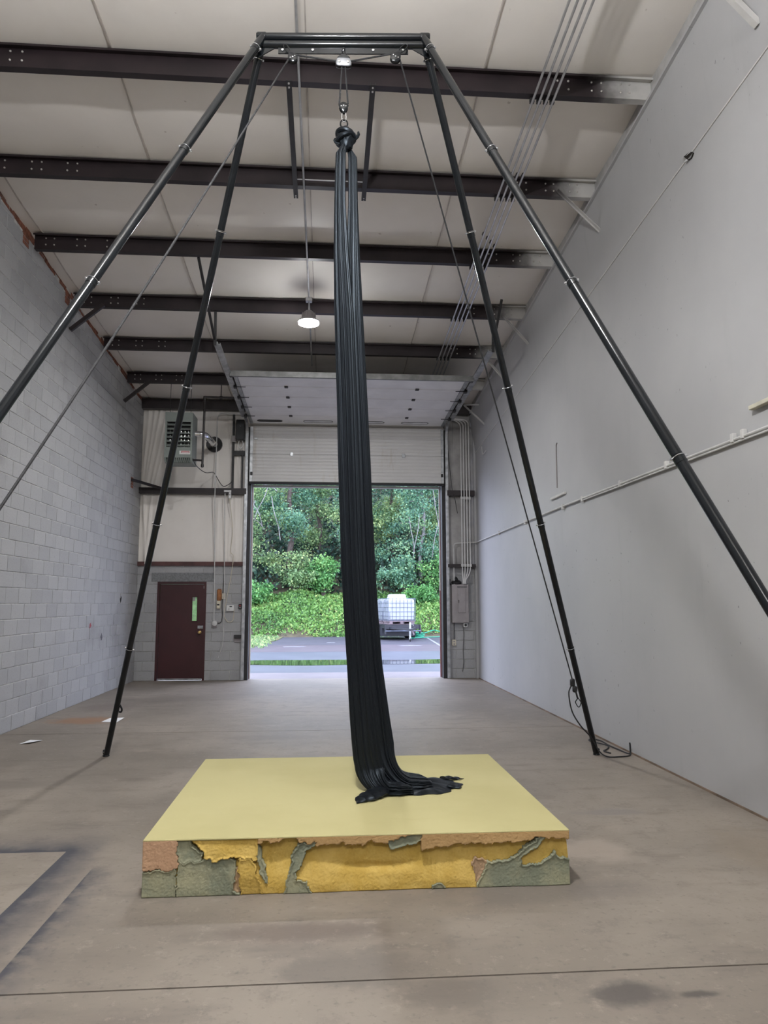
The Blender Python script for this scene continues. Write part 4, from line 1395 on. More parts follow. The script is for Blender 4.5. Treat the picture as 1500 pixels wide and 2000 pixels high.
MB().lathe([(.012, 0), (.012, .02)], CP + Vector((0, 0, .04)), (0, 0, 1), 10).build('eye', MAT_BLACKCOAT, p)

# one rope: floor end, up over the side pulley, through the middle, over the other side and down
BRL = TOP['r'] + (FEET[3][1] - TOP['r']) * .895
FLE = Vector((-1.95, 2.02, .012))
rr = .0068
rope = thing('hoist_rope', (0.1, 5.5, 0), 'black hoisting rope threaded through the pulleys and down both sides of the rig', 'rope')
GRAB = Vector((2.535, 7.60, .80))
MB().tube([GRAB + Vector((0, 0, .03)), RP + Vector((.036, 0, -.005))], rr, 8).build('back_fall', MAT_ROPE, rope)
arc = [RP + Vector((.036 * math.cos(a), 0, .036 * math.sin(a))) for a in np.linspace(0, PI * .5, 8)]
MB().tube(arc + [RP + Vector((-.05, .0, .030)), CP + Vector((.066, 0, .020)), CP + Vector((.03, 0, .02)), CP + Vector((.012, 0, -.01)), LOWP + Vector((.034, 0, .03))], rr, 8).build('span', MAT_ROPE, rope)
arc = [LOWP + Vector((.034 * math.cos(a), 0, -.034 * math.sin(a) + .02)) for a in np.linspace(0, PI, 10)]
MB().tube(arc + [CP + Vector((-.012, 0, -.01)), CP + Vector((-.03, 0, .02)), CP + Vector((-.066, 0, .012)), LP + Vector((.02, 0, .034))], rr, 8).build('span', MAT_ROPE, rope)
arc = [LP + Vector((.034 * math.cos(a), 0, .034 * math.sin(a))) for a in np.linspace(PI * .4, PI * 1.1, 9)]
mid = (LP + FLE) / 2 + Vector((0, 0, -.05))
MB().tube(arc + curve_pts([LP + Vector((-.036, -.01, -.02)), mid, FLE], 10), rr, 8).build('front_fall', MAT_ROPE, rope)
t = MB()
MB().tube(curve_pts([FLE, FLE + Vector((-.15, -.1, 0)), FLE + Vector((-.3, .05, 0)), FLE + Vector((-.2, .2, .0)), FLE + Vector((-.02, .1, .012)), FLE + Vector((-.2, -.12, .012))], 8), rr, 8).build('coil', MAT_ROPE, rope)
MB().tube(curve_pts([GRAB + Vector((-.02, 0, -.02)), GRAB + Vector((-.045, 0, -.10)), GRAB + Vector((0.0, .05, -.28)), GRAB + Vector((.115, .14, -.44)), Vector((2.80, 7.86, .22)), Vector((2.93, 7.98, .05)), Vector((2.99, 7.90, .010)), Vector((3.12, 7.90, .008)),
                     Vector((3.25, 7.95, .010)), Vector((3.272, 7.99, .05)), Vector((3.275, 8.0, .13)), Vector((3.283, 8.005, .08)), Vector((3.28, 8.03, .012)), Vector((3.255, 8.25, .010)), Vector((3.235, 8.5, .012)), Vector((3.25, 8.8, .01)), Vector((3.18, 8.92, .01)), Vector((3.12, 8.8, .01)), Vector((3.19, 8.5, .02)),
                     Vector((3.20, 8.42, .012)), Vector((3.12, 8.28, .01)), Vector((3.06, 8.2, .01)), Vector((3.09, 8.08, .01))], 8), rr * 1.05, 8).build('floor_tail', MAT_ROPE, rope)
p = thing('rope_grab', GRAB, 'black rope brake clipped to the back leg of the rig', 'brake')
t = MB()
t.rbox(GRAB.x - .028, GRAB.x + .022, GRAB.y - .02, GRAB.y + .02, GRAB.z - .025, GRAB.z + .055, .012)
t.build('cam_body', MAT_BLACKPLASTIC, p)
MB().rbox(GRAB.x - .005, GRAB.x + .045, GRAB.y - .018, GRAB.y + .018, GRAB.z - .085, GRAB.z - .02, .012).build('side_plate', MAT_BLACKPLASTIC, p)
MB().tube([GRAB + Vector((.03, 0, -.08)), GRAB + Vector((.06, .04, -.15))], .010, 8).build('sling', MAT_ROPE, p)
MB().tube(curve_pts([GRAB + Vector((.06, .04, -.15)), GRAB + Vector((.04, .05, -.19)), GRAB + Vector((.085, .09, -.245)), GRAB + Vector((.11, .09, -.2)), GRAB + Vector((.07, .05, -.15))], 6), .005, 8).build('clip', MAT_BLACKCOAT, p)
# tie-off cleat on the other back leg
q = TOP['l'] + (FEET[2][1] - TOP['l']) * .915
p = thing('leg_hook', q, 'small black hook on the back rig leg by the paper sheet', 'hook')
MB().tube(curve_pts([q + Vector((.028, 0, .05)), q + Vector((.055, 0, .0)), q + Vector((.05, 0, -.03)), q + Vector((.028, 0, -.03))], 6), .010, 8).build('hook', MAT_BLACKCOAT, p)

# ------------------------------------------------------------------ the silk
m = M('black_silk', 0.42, spec=0.30)
nn = m.noise(3.0, 4, 0.6, stretch=(14, 14, .25))
m.color(m.mix((0.0025, 0.003, 0.004), (0.006, 0.007, 0.009), nn))
m.set('Sheen Weight', 0.05)
m.set('Sheen Roughness', 0.3)
m.b.inputs['Sheen Tint'].default_value = (0.45, 0.62, 0.85, 1)
m.set('Roughness', nn * 0.16 + 0.33)
m.b.inputs['Specular Tint'].default_value = (0.72, 0.86, 1.0, 1)
MAT_SILK = m.m

MATZ = 0.312
ZS = [5.25, 5.17, 4.74, 4.31, 3.90, 3.49, 3.09, 2.69, 2.30, 1.92, 1.55, 1.18, .81, .63, .52, .43]
EL = [.070, .050, .041, .040, .047, .061, .075, .085, .099, .113, .134, .160, .182, .197, .209, .228]
ER = [.200, .217, .226, .243, .264, .285, .305, .325, .340, .360, .382, .412, .464, .493, .515, .555]


def zi(z, arr):
    return float(np.interp(-z, [-q for q in ZS], arr))


def silk_tail(stations, seed, name, parent, nt=220, pleat=1.0):
    """stations: (centre, axis a, axis b, half a, half b)"""
    r = np.random.default_rng(seed)
    th = np.linspace(0, 2 * PI, nt, endpoint=False)
    modes = [(int(n), a * pleat, r.uniform(0, 6.28), r.uniform(-.5, .5)) for n, a in ((5, .05), (9, .06), (14, .065), (21, .06), (30, .05), (43, .035))]
    rg = []
    for si, (c, a, b, ha, hb) in enumerate(stations):
        s = si / (len(stations) - 1)
        rip = 1.0
        for n, am, ph, dr in modes:
            rip = rip + am * np.sin(n * th + ph + dr * 6 * s + .8 * math.sin(s * 4 + ph)) 
        rip = np.where(rip > 1, 1 + (rip - 1) * .35, rip)
        x = np.sign(np.cos(th)) * np.abs(np.cos(th)) ** .85 * ha * rip
        y = np.sign(np.sin(th)) * np.abs(np.sin(th)) ** .85 * hb * rip
        c, a, b = np.array(c), np.array(a), np.array(b)
        rg.append(c + x[:, None] * a + y[:, None] * b)
    R = np.array(rg)
    ns = len(rg)
    i, j = np.meshgrid(np.arange(ns - 1), np.arange(nt), indexing='ij')
    k = (j + 1) % nt
    Q = np.stack([i * nt + j, i * nt + k, (i + 1) * nt + k, (i + 1) * nt + j], -1).reshape(-1, 4)
    V = R.reshape(-1, 3)
    V[:, 2] = np.maximum(V[:, 2], MATZ + .004 + .004 * np.sin(V[:, 0] * 60) * np.sin(V[:, 1] * 47))
    return npmesh(name, V, Q, MAT_SILK, parent, smooth=True)


silk = thing('aerial_silk', (0.35, 5.45, MATZ), 'black aerial silk knotted high and pooling on the yellow foam mat', 'silk')


def silk_path(zend, split_top, grow, left, ybase, bend_x, bend_y, hb_end, run, ylag):
    st = []
    for z in np.concatenate([np.linspace(5.24, 4.4, 30), np.linspace(4.37, zend, 84)]):
        l, r_ = zi(z, EL), zi(z, ER)
        w = r_ - l
        wid = w * (split_top + grow * min(1, max(0, 4.75 - z) / .9))
        top = min(1, (5.25 - z) / .10)
        cx = l + wid / 2 + .03 * (1 - top) if left else r_ - wid / 2 - .03 * (1 - top)
        st.append(((cx, ybase, z), (1, 0, 0), (0, 1, 0), wid / 2 * (.45 + .55 * top), min(.058, wid * .38) * (.6 + .4 * top)))
    c0, ha0, hb0 = st[-1][0], st[-1][3], st[-1][4]
    zf = MATZ + .030
    for k in range(1, 31):
        q = k / 30
        an = q * PI / 2
        c = (c0[0] + .02 * q + bend_x * (1 - math.cos(an)), c0[1] + bend_y * q ** 1.6, c0[2] - (c0[2] - zf) * math.sin(an) ** 1.0)
        q2 = q ** 1.5
        st.append((c, (math.cos(an), 0, math.sin(an)), (0, 1, 0), ha0 + (.045 - ha0) * q2, hb0 + (hb_end - hb0) * q2))
    c1 = st[-1][0]
    for k in range(1, 44):
        q = k / 43
        c = (c1[0] + run * q, c1[1] + ylag * q, zf - .008 * q)
        fr = 1 - .6 * max(0, q - .8) / .2
        st.append((c, (0, 0, 1), (-.25, 1, 0), (.045 - .018 * q) * (.4 + .6 * fr), hb_end * (1 + .08 * math.sin(q * 7)) * fr))
    return st


silk_tail(silk_path(.47, .46, .20, True, 5.475, .10, -.07, .15, .16, .02), 3, 'tail', silk)
silk_tail(silk_path(.62, .40, .26, False, 5.525, .20, .03, .17, .14, .05), 8, 'tail', silk, pleat=1.1)


def pool_fn(u, v):
    ph = u * 2 * PI
    rim = 1 + .06 * np.sin(ph * 3 + .5) + .05 * np.sin(ph * 7 + 2) + .03 * np.sin(ph * 15)
    x = .655 + .325 * v * rim * np.cos(ph)
    y = 5.535 + (.25 + .03 * np.cos(ph)) * v * rim * np.sin(ph)
    an = np.arctan2(y - 5.50, x - .30)
    d = np.hypot(x - .30, y - 5.50)
    ridge = .5 + .5 * np.sin(an * 17 + 4 * np.sin(d * 9) + 1.5 * np.sin(an * 5 + d * 14))
    z = MATZ + .004 + .052 * (1 - v ** 2.4) * (.45 + .55 * ridge) * (1 - .35 * np.clip((x - .6) / .35, 0, 1))
    return x, y, z


V, Q = grid(pool_fn, 220, 60)
npmesh('pooled_cloth', V, Q, MAT_SILK, silk, smooth=True)


def hem(ctrl, rad, name='hem_corner'):
    pts = curve_pts(ctrl, 6)
    rr_ = list(np.interp(np.linspace(0, 1, len(pts)), np.linspace(0, 1, len(rad)), rad))
    t = MB().tube(pts, rr_, 14)
    base = MATZ + .003
    t.v = [(x + .006 * math.sin(y * 90 + x * 50), y + .006 * math.sin(x * 110), max(base, base + (z - base) * .42 + .004 * math.sin(x * 80 + y * 60))) for x, y, z in t.v]
    t.build(name, MAT_SILK, silk)


hem([(.42, 5.36, .36), (.36, 5.27, .37), (.30, 5.20, .35), (.25, 5.15, .335), (.222, 5.095, .325)], [.08, .07, .07, .05, .006])
hem([(.88, 5.68, .35), (.95, 5.70, .345), (1.0, 5.70, .335), (1.04, 5.72, .325)], [.04, .025, .018, .004])
hem([(.90, 5.48, .34), (.95, 5.45, .335), (.985, 5.45, .325)], [.05, .03, .005])
hem([(.56, 5.70, .36), (.64, 5.80, .35), (.70, 5.86, .33)], [.06, .045, .006])
# knot: a wrapped bulb, two crossing bands and the loop through the ring
KC = Vector((.128, 5.50, 5.31))
t = MB()
n = 40
rg = []
for (r, h) in ((.018, .088), (.030, .075), (.042, .055), (.062, .03), (.076, .0), (.078, -.02), (.066, -.045), (.055, -.07), (.05, -.10), (.03, -.115)):
    rg.append([KC + Vector((math.cos(2 * PI * j / n) * r * (1 + .07 * math.sin(9 * 2 * PI * j / n + h * 40)), math.sin(2 * PI * j / n) * r * .85 * (1 + .07 * math.sin(11 * 2 * PI * j / n - h * 50)), h)) for j in range(n)])
t.rings(rg).build('knot', MAT_SILK, silk)
for (tilt, z, R, r) in (((.35, .2, 1), .005, .068, .021), ((-.4, .1, 1), -.022, .070, .019), ((.1, -.2, 1), .045, .045, .017)):
    MB().torus(KC + Vector((0, 0, z)), tilt, R, r, 32, 8).build('knot_wrap', MAT_SILK, silk)
MB().tube(curve_pts([KC + Vector((.06, -.01, -.03)), KC + Vector((.085, -.01, -.005)), KC + Vector((.10, -.01, .02)), KC + Vector((.098, -.01, .045))], 5), [.016] * 8 + [.013] * 4 + [.009] * 3 + [.004], 8).build('knot_end', MAT_SILK, silk)
MB().tube(curve_pts([KC + Vector((-.05, -.01, -.065)), KC + Vector((-.075, -.01, -.06)), KC + Vector((-.09, -.01, -.04)), KC + Vector((-.085, -.01, -.02))], 5), [.011] * 8 + [.009] * 4 + [.006] * 3 + [.003], 8).build('knot_end', MAT_SILK, silk)

# ------------------------------------------------------------------ the foam mat with its torn front
MX0, MX1, MY0, MY1 = -1.012, 1.432, 4.445, 6.628
mat_t = thing('foam_mat', ((MX0 + MX1) / 2, (MY0 + MY1) / 2, 0), 'thick yellow foam crash mat with torn, layered front edge on the floor', 'mat')


def foam(name, c, c2, sc=7.0, fine=60):
    m = M(name, 0.85, spec=0.2)
    k = m.mix(c, c2, m.noise(sc, 4, .6).step(.35, .7))
    k = m.mix(k, tuple(v * .75 for v in c), m.noise(fine, 2).step(.62, .75) * .35)
    m.color(k)
    m.bump(m.noise(fine, 3) + m.noise(180, 2), .3, .004)
    return m.m


m = M('foam_top_skin', 0.75, spec=0.2)
k = m.mix((0.445, 0.40, 0.195), (0.49, 0.445, 0.225), m.noise(1.2, 4).step(.3, .7))
k = m.mix(k, (0.42, 0.365, 0.175), m.noise(2.2, 4, .6, stretch=(.6, 1.6, 1)).step(.62, .78) * .5)
k = m.mix(k, (0.38, 0.33, 0.17), m.noise(7, 3).step(.70, .80) * .3)
m.color(k)
MAT_FOAMTOP = m.m
MAT_FYEL = foam('foam_yellow', (0.50, 0.335, 0.075), (0.60, 0.42, 0.12))
MAT_FTAN = foam('foam_tan', (0.42, 0.27, 0.12), (0.49, 0.32, 0.145), 3)
MAT_FPEACH = foam('foam_peach', (0.45, 0.28, 0.17), (0.51, 0.325, 0.20), 3)
MAT_FPINK = foam('foam_pinkish', (0.38, 0.26, 0.165), (0.45, 0.31, 0.18), 3)
MAT_FGREEN = foam('foam_green_grey', (0.20, 0.215, 0.155), (0.32, 0.31, 0.20), 5)
BACKY = MY0 + 0.075
MB().box(MX0, MX1, BACKY, MY1, 0.0, MATZ - .006).build('foam_core', MAT_FYEL, mat_t, smooth=0)
MB().rbox(MX0 - .001, MX1 + .001, MY0 - .001, MY1, MATZ - .012, MATZ, .004).build('top_skin', MAT_FOAMTOP, mat_t, smooth=0)

PA, TA, YP, GG, PK = 1, 2, 3, 4, 5
POLYS = [
    ('yellow_tear', YP, [(-0.77, .353), (-.38, .344), (-.38, .189), (-.48, .2), (-.53, .21), (-.6, .179), (-.67, .213)]),
    ('yellow_tear', YP, [(-.48, .196), (-.4, .19), (-.35, .019), (-.35, -.029), (-.46, -.025)]),
    ('peach_layer', PA, [(-1.1, .335), (-.83, .33), (-.82, .149), (-.88, .139), (-.94, .152), (-.98, .142), (-1.1, .191)]),
    ('tan_layer', TA, [(-.38, .36), (.21, .36), (1.5, .36), (1.5, .254), (1.4, .26), (1.31, .266), (1.21, .269), (1.18, .252), (1.03, .246), (.91, .245), (.77, .248), (.73, .236), (.68, .228), (.64, .243), (.62, .221), (.56, .218), (.56, .307), (.47, .287), (.45, .27), (.37, .259), (.29, .269), (.19, .254), (.14, .262), (.09, .259), (.05, .268), (-.03, .257), (-.08, .271), (-.14, .273), (-.15, .289), (-.2, .305), (-.23, .299), (-.28, .28), (-.35, .286), (-.38, .271)]),
    ('green_layer', GG, [(-1.1, .111), (-.99, .134), (-.94, .148), (-.88, .139), (-.83, .145), (-.82, -.03), (-1.1, -.03)]),
    ('green_layer', GG, [(-.83, .347), (-.77, .345), (-.74, .264), (-.68, .214), (-.7, .182), (-.82, .185)]),
    ('green_layer', GG, [(-.82, .189), (-.78, .184), (-.71, .182), (-.65, .201), (-.6, .179), (-.55, .206), (-.5, .185), (-.48, .087), (-.46, -.033), (-.82, -.022)]),
    ('green_layer', GG, [(-.38, .271), (-.36, .246), (-.33, .14), (-.31, .05), (-.34, .075), (-.38, .189)]),
    ('green_layer', GG, [(-.15, .265), (-.04, .27), (-.06, .246), (-.11, .231), (-.14, .134), (-.16, .078), (-.1, .06), (-.07, .011), (-.07, -.037), (-.23, -.032), (-.2, .104), (-.18, .192)]),
    ('green_layer', GG, [(.37, .267), (.47, .296), (.56, .307), (.56, .263), (.46, .239), (.38, .228)]),
    ('green_layer', GG, [(.88, -.041), (.88, .003), (.93, .138), (1.05, .139), (1.13, .173), (1.19, .224), (1.26, .272), (1.3, .262), (1.22, .206), (1.15, .154), (1.15, .119), (1.24, .116), (1.32, .15), (1.36, .202), (1.36, .157), (1.5, .128), (1.5, -.058)]),
    ('green_layer', GG, [(.62, -.033), (.62, .011), (.65, .031), (.7, .017), (.69, -.035)]),
    ('pink_layer', PK, [(.85, .136), (.88, .161), (.95, .142), (.89, .012), (.87, .056), (.86, .118)]),
    ('pink_layer', PK, [(-.51, .024), (-.49, .16), (-.47, .103), (-.47, .011)]),
]
NXg, NZg = 460, 60
gx = np.linspace(MX0, MX1, NXg + 1)
gz = np.linspace(0.002, MATZ - .008, NZg + 1)
GX, GZ = np.meshgrid((gx[1:] + gx[:-1]) / 2, (gz[1:] + gz[:-1]) / 2, indexing='ij')
wx = GX + .006 * smoothnoise(GX * 60, GZ * 60, 1) + .004 * smoothnoise(GX * 190, GZ * 190, 2)
wz = GZ + .006 * smoothnoise(GX * 70, GZ * 60, 4) + .004 * smoothnoise(GX * 210, GZ * 170, 5)


def inside(poly, x, z):
    c = np.zeros(x.shape, bool)
    n = len(poly)
    for i in range(n):
        (x1, z1), (x2, z2) = poly[i], poly[(i + 1) % n]
        if z1 == z2:
            continue
        hit = ((z1 > z) != (z2 > z)) & (x < (x2 - x1) * (z - z1) / (z2 - z1) + x1)
        c ^= hit
    return c


REG = np.zeros(GX.shape, int)
for i, (nm, kd, poly) in enumerate(POLYS):
    REG[inside(poly, wx, wz)] = i + 1


def pieces(mask):
    """connected pieces of a cell mask; crumbs are left out"""
    left, out = mask.copy(), []
    while left.any():
        i, j = np.argwhere(left)[0]
        stack, cur = [(i, j)], np.zeros(mask.shape, bool)
        left[i, j] = False
        while stack:
            i, j = stack.pop()
            cur[i, j] = True
            for a, b in ((i + 1, j), (i - 1, j), (i, j + 1), (i, j - 1)):
                if 0 <= a < mask.shape[0] and 0 <= b < mask.shape[1] and left[a, b]:
                    left[a, b] = False
                    stack.append((a, b))
        out.append(cur)
    return out


# crumbs too small to stand alone go to the big face, then every piece stands alone
for rid in range(1, len(POLYS) + 1):
    for pc in pieces(REG == rid):
        if pc.sum() < 40:
            REG[pc] = 0
# relief: vertex heights per region (positive = towards the camera)
VX, VZ = np.meshgrid(gx, gz, indexing='ij')
streak = .6 * smoothnoise(VX * 9 + VZ * 7, VZ * 12, 21) + .25 * smoothnoise(VX * 31, VZ * 37, 25)
fine = RNG.normal(size=VX.shape) * .5
zz = np.clip(VZ / MATZ, 0, 1)
recess = -.008 - .050 * np.clip((zz - .12) / .65, 0, 1) ** 1.2 + .010 * streak
# the smile-shaped gouge
g = np.exp(-(((VX - .30) / .22) ** 2 + ((VZ - .125 - .25 * (VX - .30) ** 2) / .022) ** 2))
recess = recess - .022 * g
HT = {0: recess, PA: .0 + 0 * VX, TA: .0 + 0 * VX, YP: -.012 + .014 * streak * .6 + .012 * np.sin(zz * 3.1), GG: -.016 + .012 * (1 - zz) + .008 * streak, PK: -.02 + .006 * streak}
KMAT = {0: MAT_FYEL, PA: MAT_FPEACH, TA: MAT_FTAN, YP: MAT_FYEL, GG: MAT_FGREEN, PK: MAT_FPINK}
for rid, mask in [(rid, pc) for rid in range(len(POLYS) + 1) for pc in pieces(REG == rid)]:
    if mask.sum() < 8:
        continue
    nm, kd = ('torn_foam_face', 0) if rid == 0 else POLYS[rid - 1][:2]
    h = HT[kd] + .0022 * fine
    # lift the lip along the region's own border
    nb = np.zeros(mask.shape, int)
    pad = np.pad(mask, 1, mode='edge')
    for dx_ in (-1, 0, 1):
        for dz_ in (-1, 0, 1):
            nb += pad[1 + dx_:pad.shape[0] - 1 + dx_, 1 + dz_:pad.shape[1] - 1 + dz_]
    edge = (mask & (nb < 8)).astype(float)
    ev = np.zeros(VX.shape)
    for dx_ in (0, 1):
        for dz_ in (0, 1):
            ev[dx_:dx_ + NXg, dz_:dz_ + NZg] = np.maximum(ev[dx_:dx_ + NXg, dz_:dz_ + NZg], edge)
    if kd in (GG, YP, PK):
        h = h + .006 * ev
    Yv = MY0 - h
    vid = -np.ones(VX.shape, int)
    ii, jj = np.nonzero(mask)
    V, F = [], []

    def vtx(i, j):
        if vid[i, j] < 0:
            vid[i, j] = len(V)
            V.append((gx[i], Yv[i, j], gz[j]))
        return vid[i, j]

    bid = {}

    def bvt(i, j):
        if (i, j) not in bid:
            bid[i, j] = len(V)
            V.append((gx[i], BACKY + .002, gz[j]))
        return bid[i, j]

    for i, j in zip(ii, jj):
        a, b, c_, d_ = vtx(i, j), vtx(i + 1, j), vtx(i + 1, j + 1), vtx(i, j + 1)
        F.append((a, b, c_, d_))
        if i == 0 or not mask[i - 1, j]:
            F.append((vtx(i, j + 1), bvt(i, j + 1), bvt(i, j), vtx(i, j)))
        if i == NXg - 1 or not mask[i + 1, j]:
            F.append((vtx(i + 1, j), bvt(i + 1, j), bvt(i + 1, j + 1), vtx(i + 1, j + 1)))
        if j == 0 or not mask[i, j - 1]:
            F.append((vtx(i, j), bvt(i, j), bvt(i + 1, j), vtx(i + 1, j)))
        if j == NZg - 1 or not mask[i, j + 1]:
            F.append((vtx(i + 1, j + 1), bvt(i + 1, j + 1), bvt(i, j + 1), vtx(i, j + 1)))
    npmesh(nm, np.array(V), np.array(F), KMAT[kd], mat_t)

# ------------------------------------------------------------------ outside: paving
def ground_mat(name, c, c2, sc, rough, spots=None):
    m = M(name, rough, spec=0.4)
    k = m.mix(c, c2, m.noise(sc, 5, .65).step(.3, .7))
    k = m.mix(k, tuple(v * .7 for v in c), m.noise(40, 2).step(.55, .7) * .4)
    if spots:
        k = m.mix(k, spots, m.noise(1.1, 2, stretch=(.5, 1.5, 1)).step(.70, .74))
    m.color(k)
    return m.m


MAT_APRON = ground_mat('apron_concrete', (.15, .13, .138), (.19, .165, .172), 1.0, .6)
MAT_ASPH1 = ground_mat('damp_asphalt', (.080, .084, .112), (.105, .110, .142), .7, .38)
MAT_ASPH2 = ground_mat('reddish_asphalt', (.075, .060, .075), (.095, .076, .094), .8, .5)
MAT_ASPH3 = ground_mat('lot_asphalt', (.046, .044, .060), (.064, .060, .078), .8, .6)
MAT_LINE = ground_mat('line_paint', (.17, .17, .19), (.22, .22, .24), 3, .6)
MAT_SOIL = ground_mat('leaf_litter', (.055, .045, .03), (.10, .085, .05), 2, .9)
MAT_TURF = ground_mat('worn_turf', (.10, .115, .045), (.16, .155, .075), 2.5, .9)
ground = struct('ground')
GX0, GX1 = -16, 18
MB().box(GX0, GX1, DY + .22, 18.05, -.3, -.015).build('apron', MAT_APRON, ground, smooth=0)
MB().box(GX0, GX1, 18.05, 25.7, -.3, -.022).build('drive_lane', MAT_ASPH1, ground, smooth=0)
MB().box(GX0, GX1, 25.7, 29.8, -.3, -.020).build('red_lane', MAT_ASPH2, ground, smooth=0)
MB().box(GX0, GX1, 29.8, 38.5, -.3, -.018).build('parking_lot', MAT_ASPH3, ground, smooth=0)
MB().add([(4.33, 28.2, -.014), (4.45, 28.2, -.014), (4.86, 35.6, -.014), (4.76, 35.6, -.014)], [(0, 1, 2, 3)]).build('stall_line', MAT_LINE, ground, smooth=0, fix=False)
for (x, y, w, d) in ((-1.2, 28.6, .5, .25), (3.3, 28.9, .55, .22), (.2, 31.5, .2, .2)):
    pts = [(x + w * math.cos(a) * random.uniform(.7, 1.1), y + d * math.sin(a) * random.uniform(.7, 1.1)) for a in np.linspace(0, 2 * PI, 9)[:-1]]
    MB().prism(pts, -.019, -.012, 'z').build('concrete_patch', MAT_LINE, ground, smooth=0)
MB().prism([(-16, 27.0), (-3.1, 27.2), (-2.8, 28.6), (-2.45, 31), (-2.1, 34), (-2.0, 38.5), (-16, 38.5)], -.2, .01, 'z').build('turf_verge', MAT_TURF, ground, smooth=0)
# puddle
pts = []
for k in range(60):
    a = 2 * PI * k / 60
    pts.append((.8 + 6.5 * math.cos(a) * (1 + .05 * math.sin(5 * a)), 21.15 + .85 * math.sin(a) * (1 + .15 * math.sin(7 * a + 1) + .1 * math.sin(13 * a))))
m = M('puddle_water', .04, spec=.5)
m.color((.02, .02, .022))
m.set('IOR', 1.33)
m.bump(m.noise(9, 2), .02, .01)
pud = MB().prism(pts, -.03, -.016, 'z').build('puddle', m.m, smooth=0)
tag(pud, 'shallow rain puddle across the drive reflecting the greenery', 'puddle')

# bank and hillside
def bank_z(x, y):
    e = 36.9 + .25 * np.sin(x * .7) + .15 * np.sin(x * 1.9 + 1)
    t = np.clip((y - e) / 4.0, 0, 1)
    z = 2.05 * t ** .8
    z = z + np.clip(y - 41, 0, None) * .62
    return z + (.10 * np.sin(x * 1.3 + y) + .07 * np.sin(x * 2.9 - y * 1.7)) * np.clip(t * 3, 0, 1) - .04


def hill_fn(u, v):
    x = -18 + u * 38
    y = 36.2 + v * 20
    return x, y, bank_z(x, y)


V, Q = grid(hill_fn, 90, 70)
hill = npmesh('terrain', V, Q, MAT_SOIL, smooth=True)
hill['kind'] = 'structure'


def leaf_mat(name, dark, mid, light):
    m = M(name, .5, spec=.35)
    v = m.attr('tone')
    k = m.mix(dark, mid, v.step(0.0, .55))
    k = m.mix(k, light, v.step(.55, 1.0))
    m.color(k)
    tr = m.nt.nodes.new('ShaderNodeBsdfTranslucent')
    m.nt.links.new(k, tr.inputs[0])
    mx = m.nt.nodes.new('ShaderNodeMixShader')
    mx.inputs[0].default_value = .3
    m.nt.links.new(m.b.outputs[0], mx.inputs[1])
    m.nt.links.new(tr.outputs[0], mx.inputs[2])
    m.nt.links.new(mx.outputs[0], m.nt.nodes['Material Output'].inputs[0])
    return m.m


LEAF_A = leaf_mat('leaf_bluegreen', (.045, .105, .078), (.13, .28, .17), (.34, .50, .25))
LEAF_B = leaf_mat('leaf_olive', (.065, .12, .062), (.19, .31, .13), (.44, .53, .22))
LEAF_C = leaf_mat('leaf_fresh', (.05, .14, .05), (.13, .33, .10), (.32, .52, .17))
LEAF_IVY = leaf_mat('leaf_ivy', (.07, .16, .055), (.20, .38, .10), (.50, .60, .20))
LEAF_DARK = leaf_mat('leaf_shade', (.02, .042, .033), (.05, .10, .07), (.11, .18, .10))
BARK = simple('bark', (.085, .065, .055), .9, var=.4, scale=8, bump=.5)
BARK_PALE = simple('pale_bark', (.20, .19, .185), .9, var=.3, scale=8)


def leaves(C, size, tone, name, mat, parent, droop=.35, seed=0, kind='stuff'):
    """one diamond leaf at every point of C"""
    r = np.random.default_rng(seed)
    n = len(C)
    d = r.normal(size=(n, 3))
    d[:, 2] -= droop
    d /= np.linalg.norm(d, axis=1)[:, None]
    s = np.cross(d, r.normal(size=(n, 3)))
    s /= np.linalg.norm(s, axis=1)[:, None]
    L = size * r.uniform(.7, 1.35, n)[:, None]
    W = L * r.uniform(.28, .42, n)[:, None]
    nr = np.cross(d, s)
    V = np.stack([C, C + d * L * .5 + s * W + nr * L * .06, C + d * L, C + d * L * .5 - s * W + nr * L * .06], 1).reshape(-1, 3)
    Q = np.arange(4 * n).reshape(-1, 4)
    o = npmesh(name, V, Q, mat, parent, {'tone': np.repeat(np.clip(tone, 0, 1), 4)})
    if kind and parent is not None:
        o['kind'] = kind
    return o


def crown_points(n, centres, spread, rng):
    k = rng.integers(0, len(centres), n)
    P = centres[k] + rng.normal(size=(n, 3)) * spread * np.array([1, 1, .6])
    return P, k


